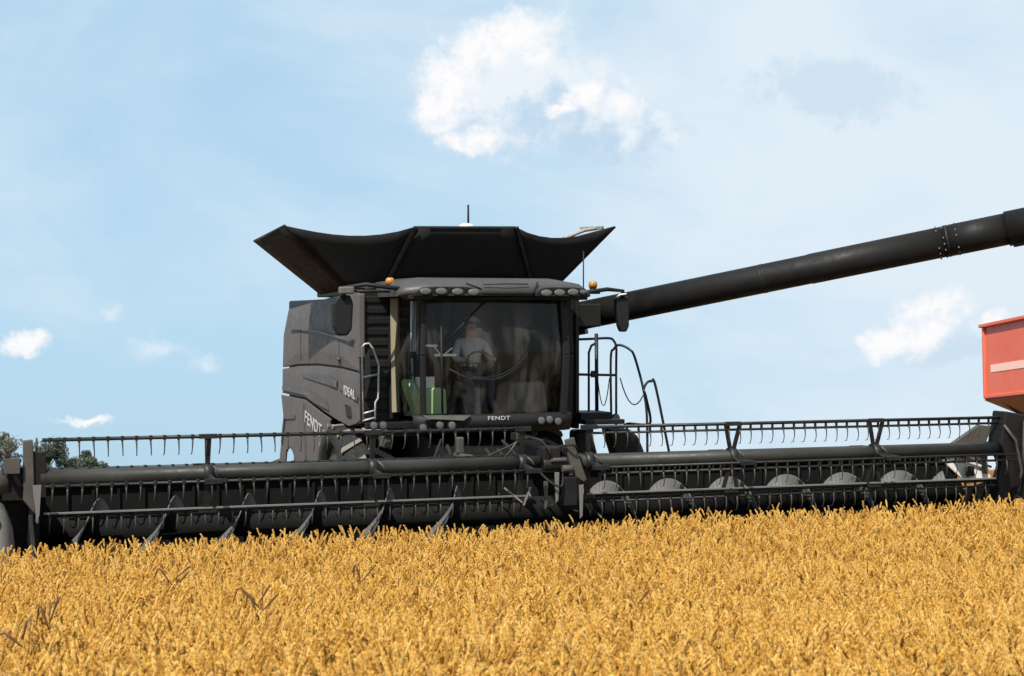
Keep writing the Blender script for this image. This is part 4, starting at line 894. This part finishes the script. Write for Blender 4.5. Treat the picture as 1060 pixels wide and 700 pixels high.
def scatter(name, pts, rots, scl, col, label=None):
    me = bpy.data.meshes.new(name); n = len(pts); me.vertices.add(n); me.vertices.foreach_set('co', np.asarray(pts, np.float32).ravel())
    a = me.attributes.new('rot', 'FLOAT_VECTOR', 'POINT'); a.data.foreach_set('vector', np.asarray(rots, np.float32).ravel())
    a = me.attributes.new('scl', 'FLOAT', 'POINT'); a.data.foreach_set('value', np.asarray(scl, np.float32))
    o = bpy.data.objects.new(name, me); COL.objects.link(o); o['kind'] = 'stuff'
    ng = bpy.data.node_groups.new(name, 'GeometryNodeTree'); ng.interface.new_socket('Geometry', in_out='INPUT', socket_type='NodeSocketGeometry'); ng.interface.new_socket('Geometry', in_out='OUTPUT', socket_type='NodeSocketGeometry')
    N = ng.nodes; gi = N.new('NodeGroupInput'); go = N.new('NodeGroupOutput'); ip = N.new('GeometryNodeInstanceOnPoints'); ci = N.new('GeometryNodeCollectionInfo')
    ci.inputs['Collection'].default_value = col; ci.inputs['Separate Children'].default_value = True; ci.inputs['Reset Children'].default_value = True
    ra = N.new('GeometryNodeInputNamedAttribute'); ra.data_type = 'FLOAT_VECTOR'; ra.inputs[0].default_value = 'rot'
    sa = N.new('GeometryNodeInputNamedAttribute'); sa.data_type = 'FLOAT'; sa.inputs[0].default_value = 'scl'
    L = ng.links.new; L(gi.outputs[0], ip.inputs['Points']); L(ci.outputs[0], ip.inputs['Instance']); ip.inputs['Pick Instance'].default_value = True
    L(ra.outputs[0], ip.inputs['Rotation']); L(sa.outputs[0], ip.inputs['Scale']); L(ip.outputs[0], go.inputs[0])
    md = o.modifiers.new('scatter', 'NODES'); md.node_group = ng; return o
def view_uv(x, y):     # distance along / across the camera's ground line
    dx, dy = x + 7.3, y + 18.6
    return dx * math.sin(YAW) + dy * math.cos(YAW), dx * math.cos(YAW) - dy * math.sin(YAW)
def zone(n, x0, x1, y0, y1):
    x = rng.uniform(x0, x1, n); y = rng.uniform(y0, y1, n); return x, y
X1, Y1 = zone(int(52 * 44 * 470), -26, 26, -20, 24)
d_, l_ = view_uv(X1, Y1)
crop = ((Y1 < -.62 + .10 * np.sin(X1 * 7) * np.sin(X1 * 2.3)) & (X1 < 6.45)) | ((X1 < -6.75))
infr = (d_ > 5.0) & (np.abs(l_) < .33 * d_ + 1.0) & (d_ < 26)
marg = (d_ > 2.2) & (np.abs(l_) < .60 * d_ + 3)
keep = crop & (infr | (marg & (rng.random(len(X1)) < .22)))
X1, Y1 = X1[keep], Y1[keep]
hn = np.array([mnoise.noise(Vector((x * .45, y * .45, 0))) for x, y in zip(X1, Y1)])
hm = np.array([mnoise.noise(Vector((x * 1.6, y * 1.6, 4))) for x, y in zip(X1, Y1)])
Z1 = ground_h(X1, Y1)
sc = 1.125 - .16 * rng.random(len(X1)) ** 2.2 + .012 * np.clip(X1, -8, 8) / 3 + .045 * hn + .035 * hm + np.clip(rng.normal(0, .03, len(X1)), -.1, .055)
tilt = .055
rots = np.stack([rng.normal(0, tilt, len(X1)), rng.normal(0, tilt, len(X1)), rng.uniform(0, 6.283, len(X1))], -1)
w_o = scatter('wheat_crop', np.stack([X1, Y1, Z1], -1), rots, sc, wcol); FIELD.append(w_o)
print('wheat stalks', len(X1))
X2, Y2 = zone(26000, -6.3, 22, .2, 22); k2 = ~((np.abs(X2) < 6.3) & (Y2 < 1.6)); X2, Y2 = X2[k2], Y2[k2]
X3, Y3 = zone(9000, 6.6, 16, -8, .3); X2 = np.concatenate([X2, X3]); Y2 = np.concatenate([Y2, Y3])
s_o = scatter('stubble', np.stack([X2, Y2, ground_h(X2, Y2)], -1), np.stack([0 * X2, 0 * X2, rng.uniform(0, 6.28, len(X2))], -1), rng.uniform(.8, 1.3, len(X2)), scol); FIELD.append(s_o)

# a few dark dry weeds standing in the wheat
weed_m = mat('dry_brown_weed', (.075, .03, .008), .8, 0, .3, (.16, .08, .03), 20)
def weed(fx, fy, label, seed, h, kind):
    rr = random.Random(seed); z = float(ground_h(fx, fy)); b = MB()
    base = Vector((fx, fy, z)); b.tube([base, base + Vector((.01, 0, h * .6)), base + Vector((rr.uniform(-.05, .05), 0, h))], [.006, .005, .003], 5)
    top = base + Vector((0, 0, h * .90)); ex = Vector((math.cos(YAW), -math.sin(YAW), 0))
    for k in range(kind):
        a = (-1) ** k * rr.uniform(.15, .9); l = rr.uniform(.10, .20); q0 = top + Vector((0, 0, -.04 * k)); q1 = q0 + (ex * math.sin(a) + Vector((0, 0, math.cos(a)))) * l
        pts = [q0, lerp(q0, q1, .4), lerp(q0, q1, .75), q1]
        if k % 2: pts += [q1 + ex * math.sin(a) * .04 - Vector((0, 0, .01)), q1 + ex * math.sin(a) * .08 - Vector((0, 0, .07 + .04 * rr.random()))]
        b.tube(pts, [.004, .006, .009, .007] + ([.007, .003] if k % 2 else []), 6)
    o = b.build('weed_stalk', weed_m, None, 0, 0, (fx, fy, z)); o.location = (fx, fy, z); o['label'] = label; o['category'] = 'weed'; o['group'] = 'dry weed stalks in the wheat'; FIELD.append(o)
def fieldpt(px, d):   # metres along the camera's line and its lateral share
    lat = (px - 530) / 1720 * d; return (-7.3 + math.sin(YAW) * d + math.cos(YAW) * lat, -18.6 + math.cos(YAW) * d - math.sin(YAW) * lat)
for px, d, lab, h, k in ((268, 11.2, 'tall forked dark brown weed, the largest one, left of the middle of the wheat', 1.10, 4), (50, 9.6, 'single dark upright weed stalk near the lower left corner of the wheat', 1.08, 2),
                      (374, 13.4, 'thin dark bent weed below the centre of the reel', 1.08, 2), (22, 8.8, 'dark leaning weed stalk in the lower left corner', 1.05, 2), (178, 13.6, 'small dark weed tuft left of the forked weed', 1.07, 3), (660, 11.5, 'thin brown weed right of the middle of the wheat', 1.05, 2)):
    x, y = fieldpt(px, d); weed(x, y, lab, px, h + .13, k)

# ------------------------------------------------------------------ tip the field and all that stands on it by its slope
bpy.context.view_layer.update()
for o in FIELD: o.matrix_world = T @ o.matrix_world
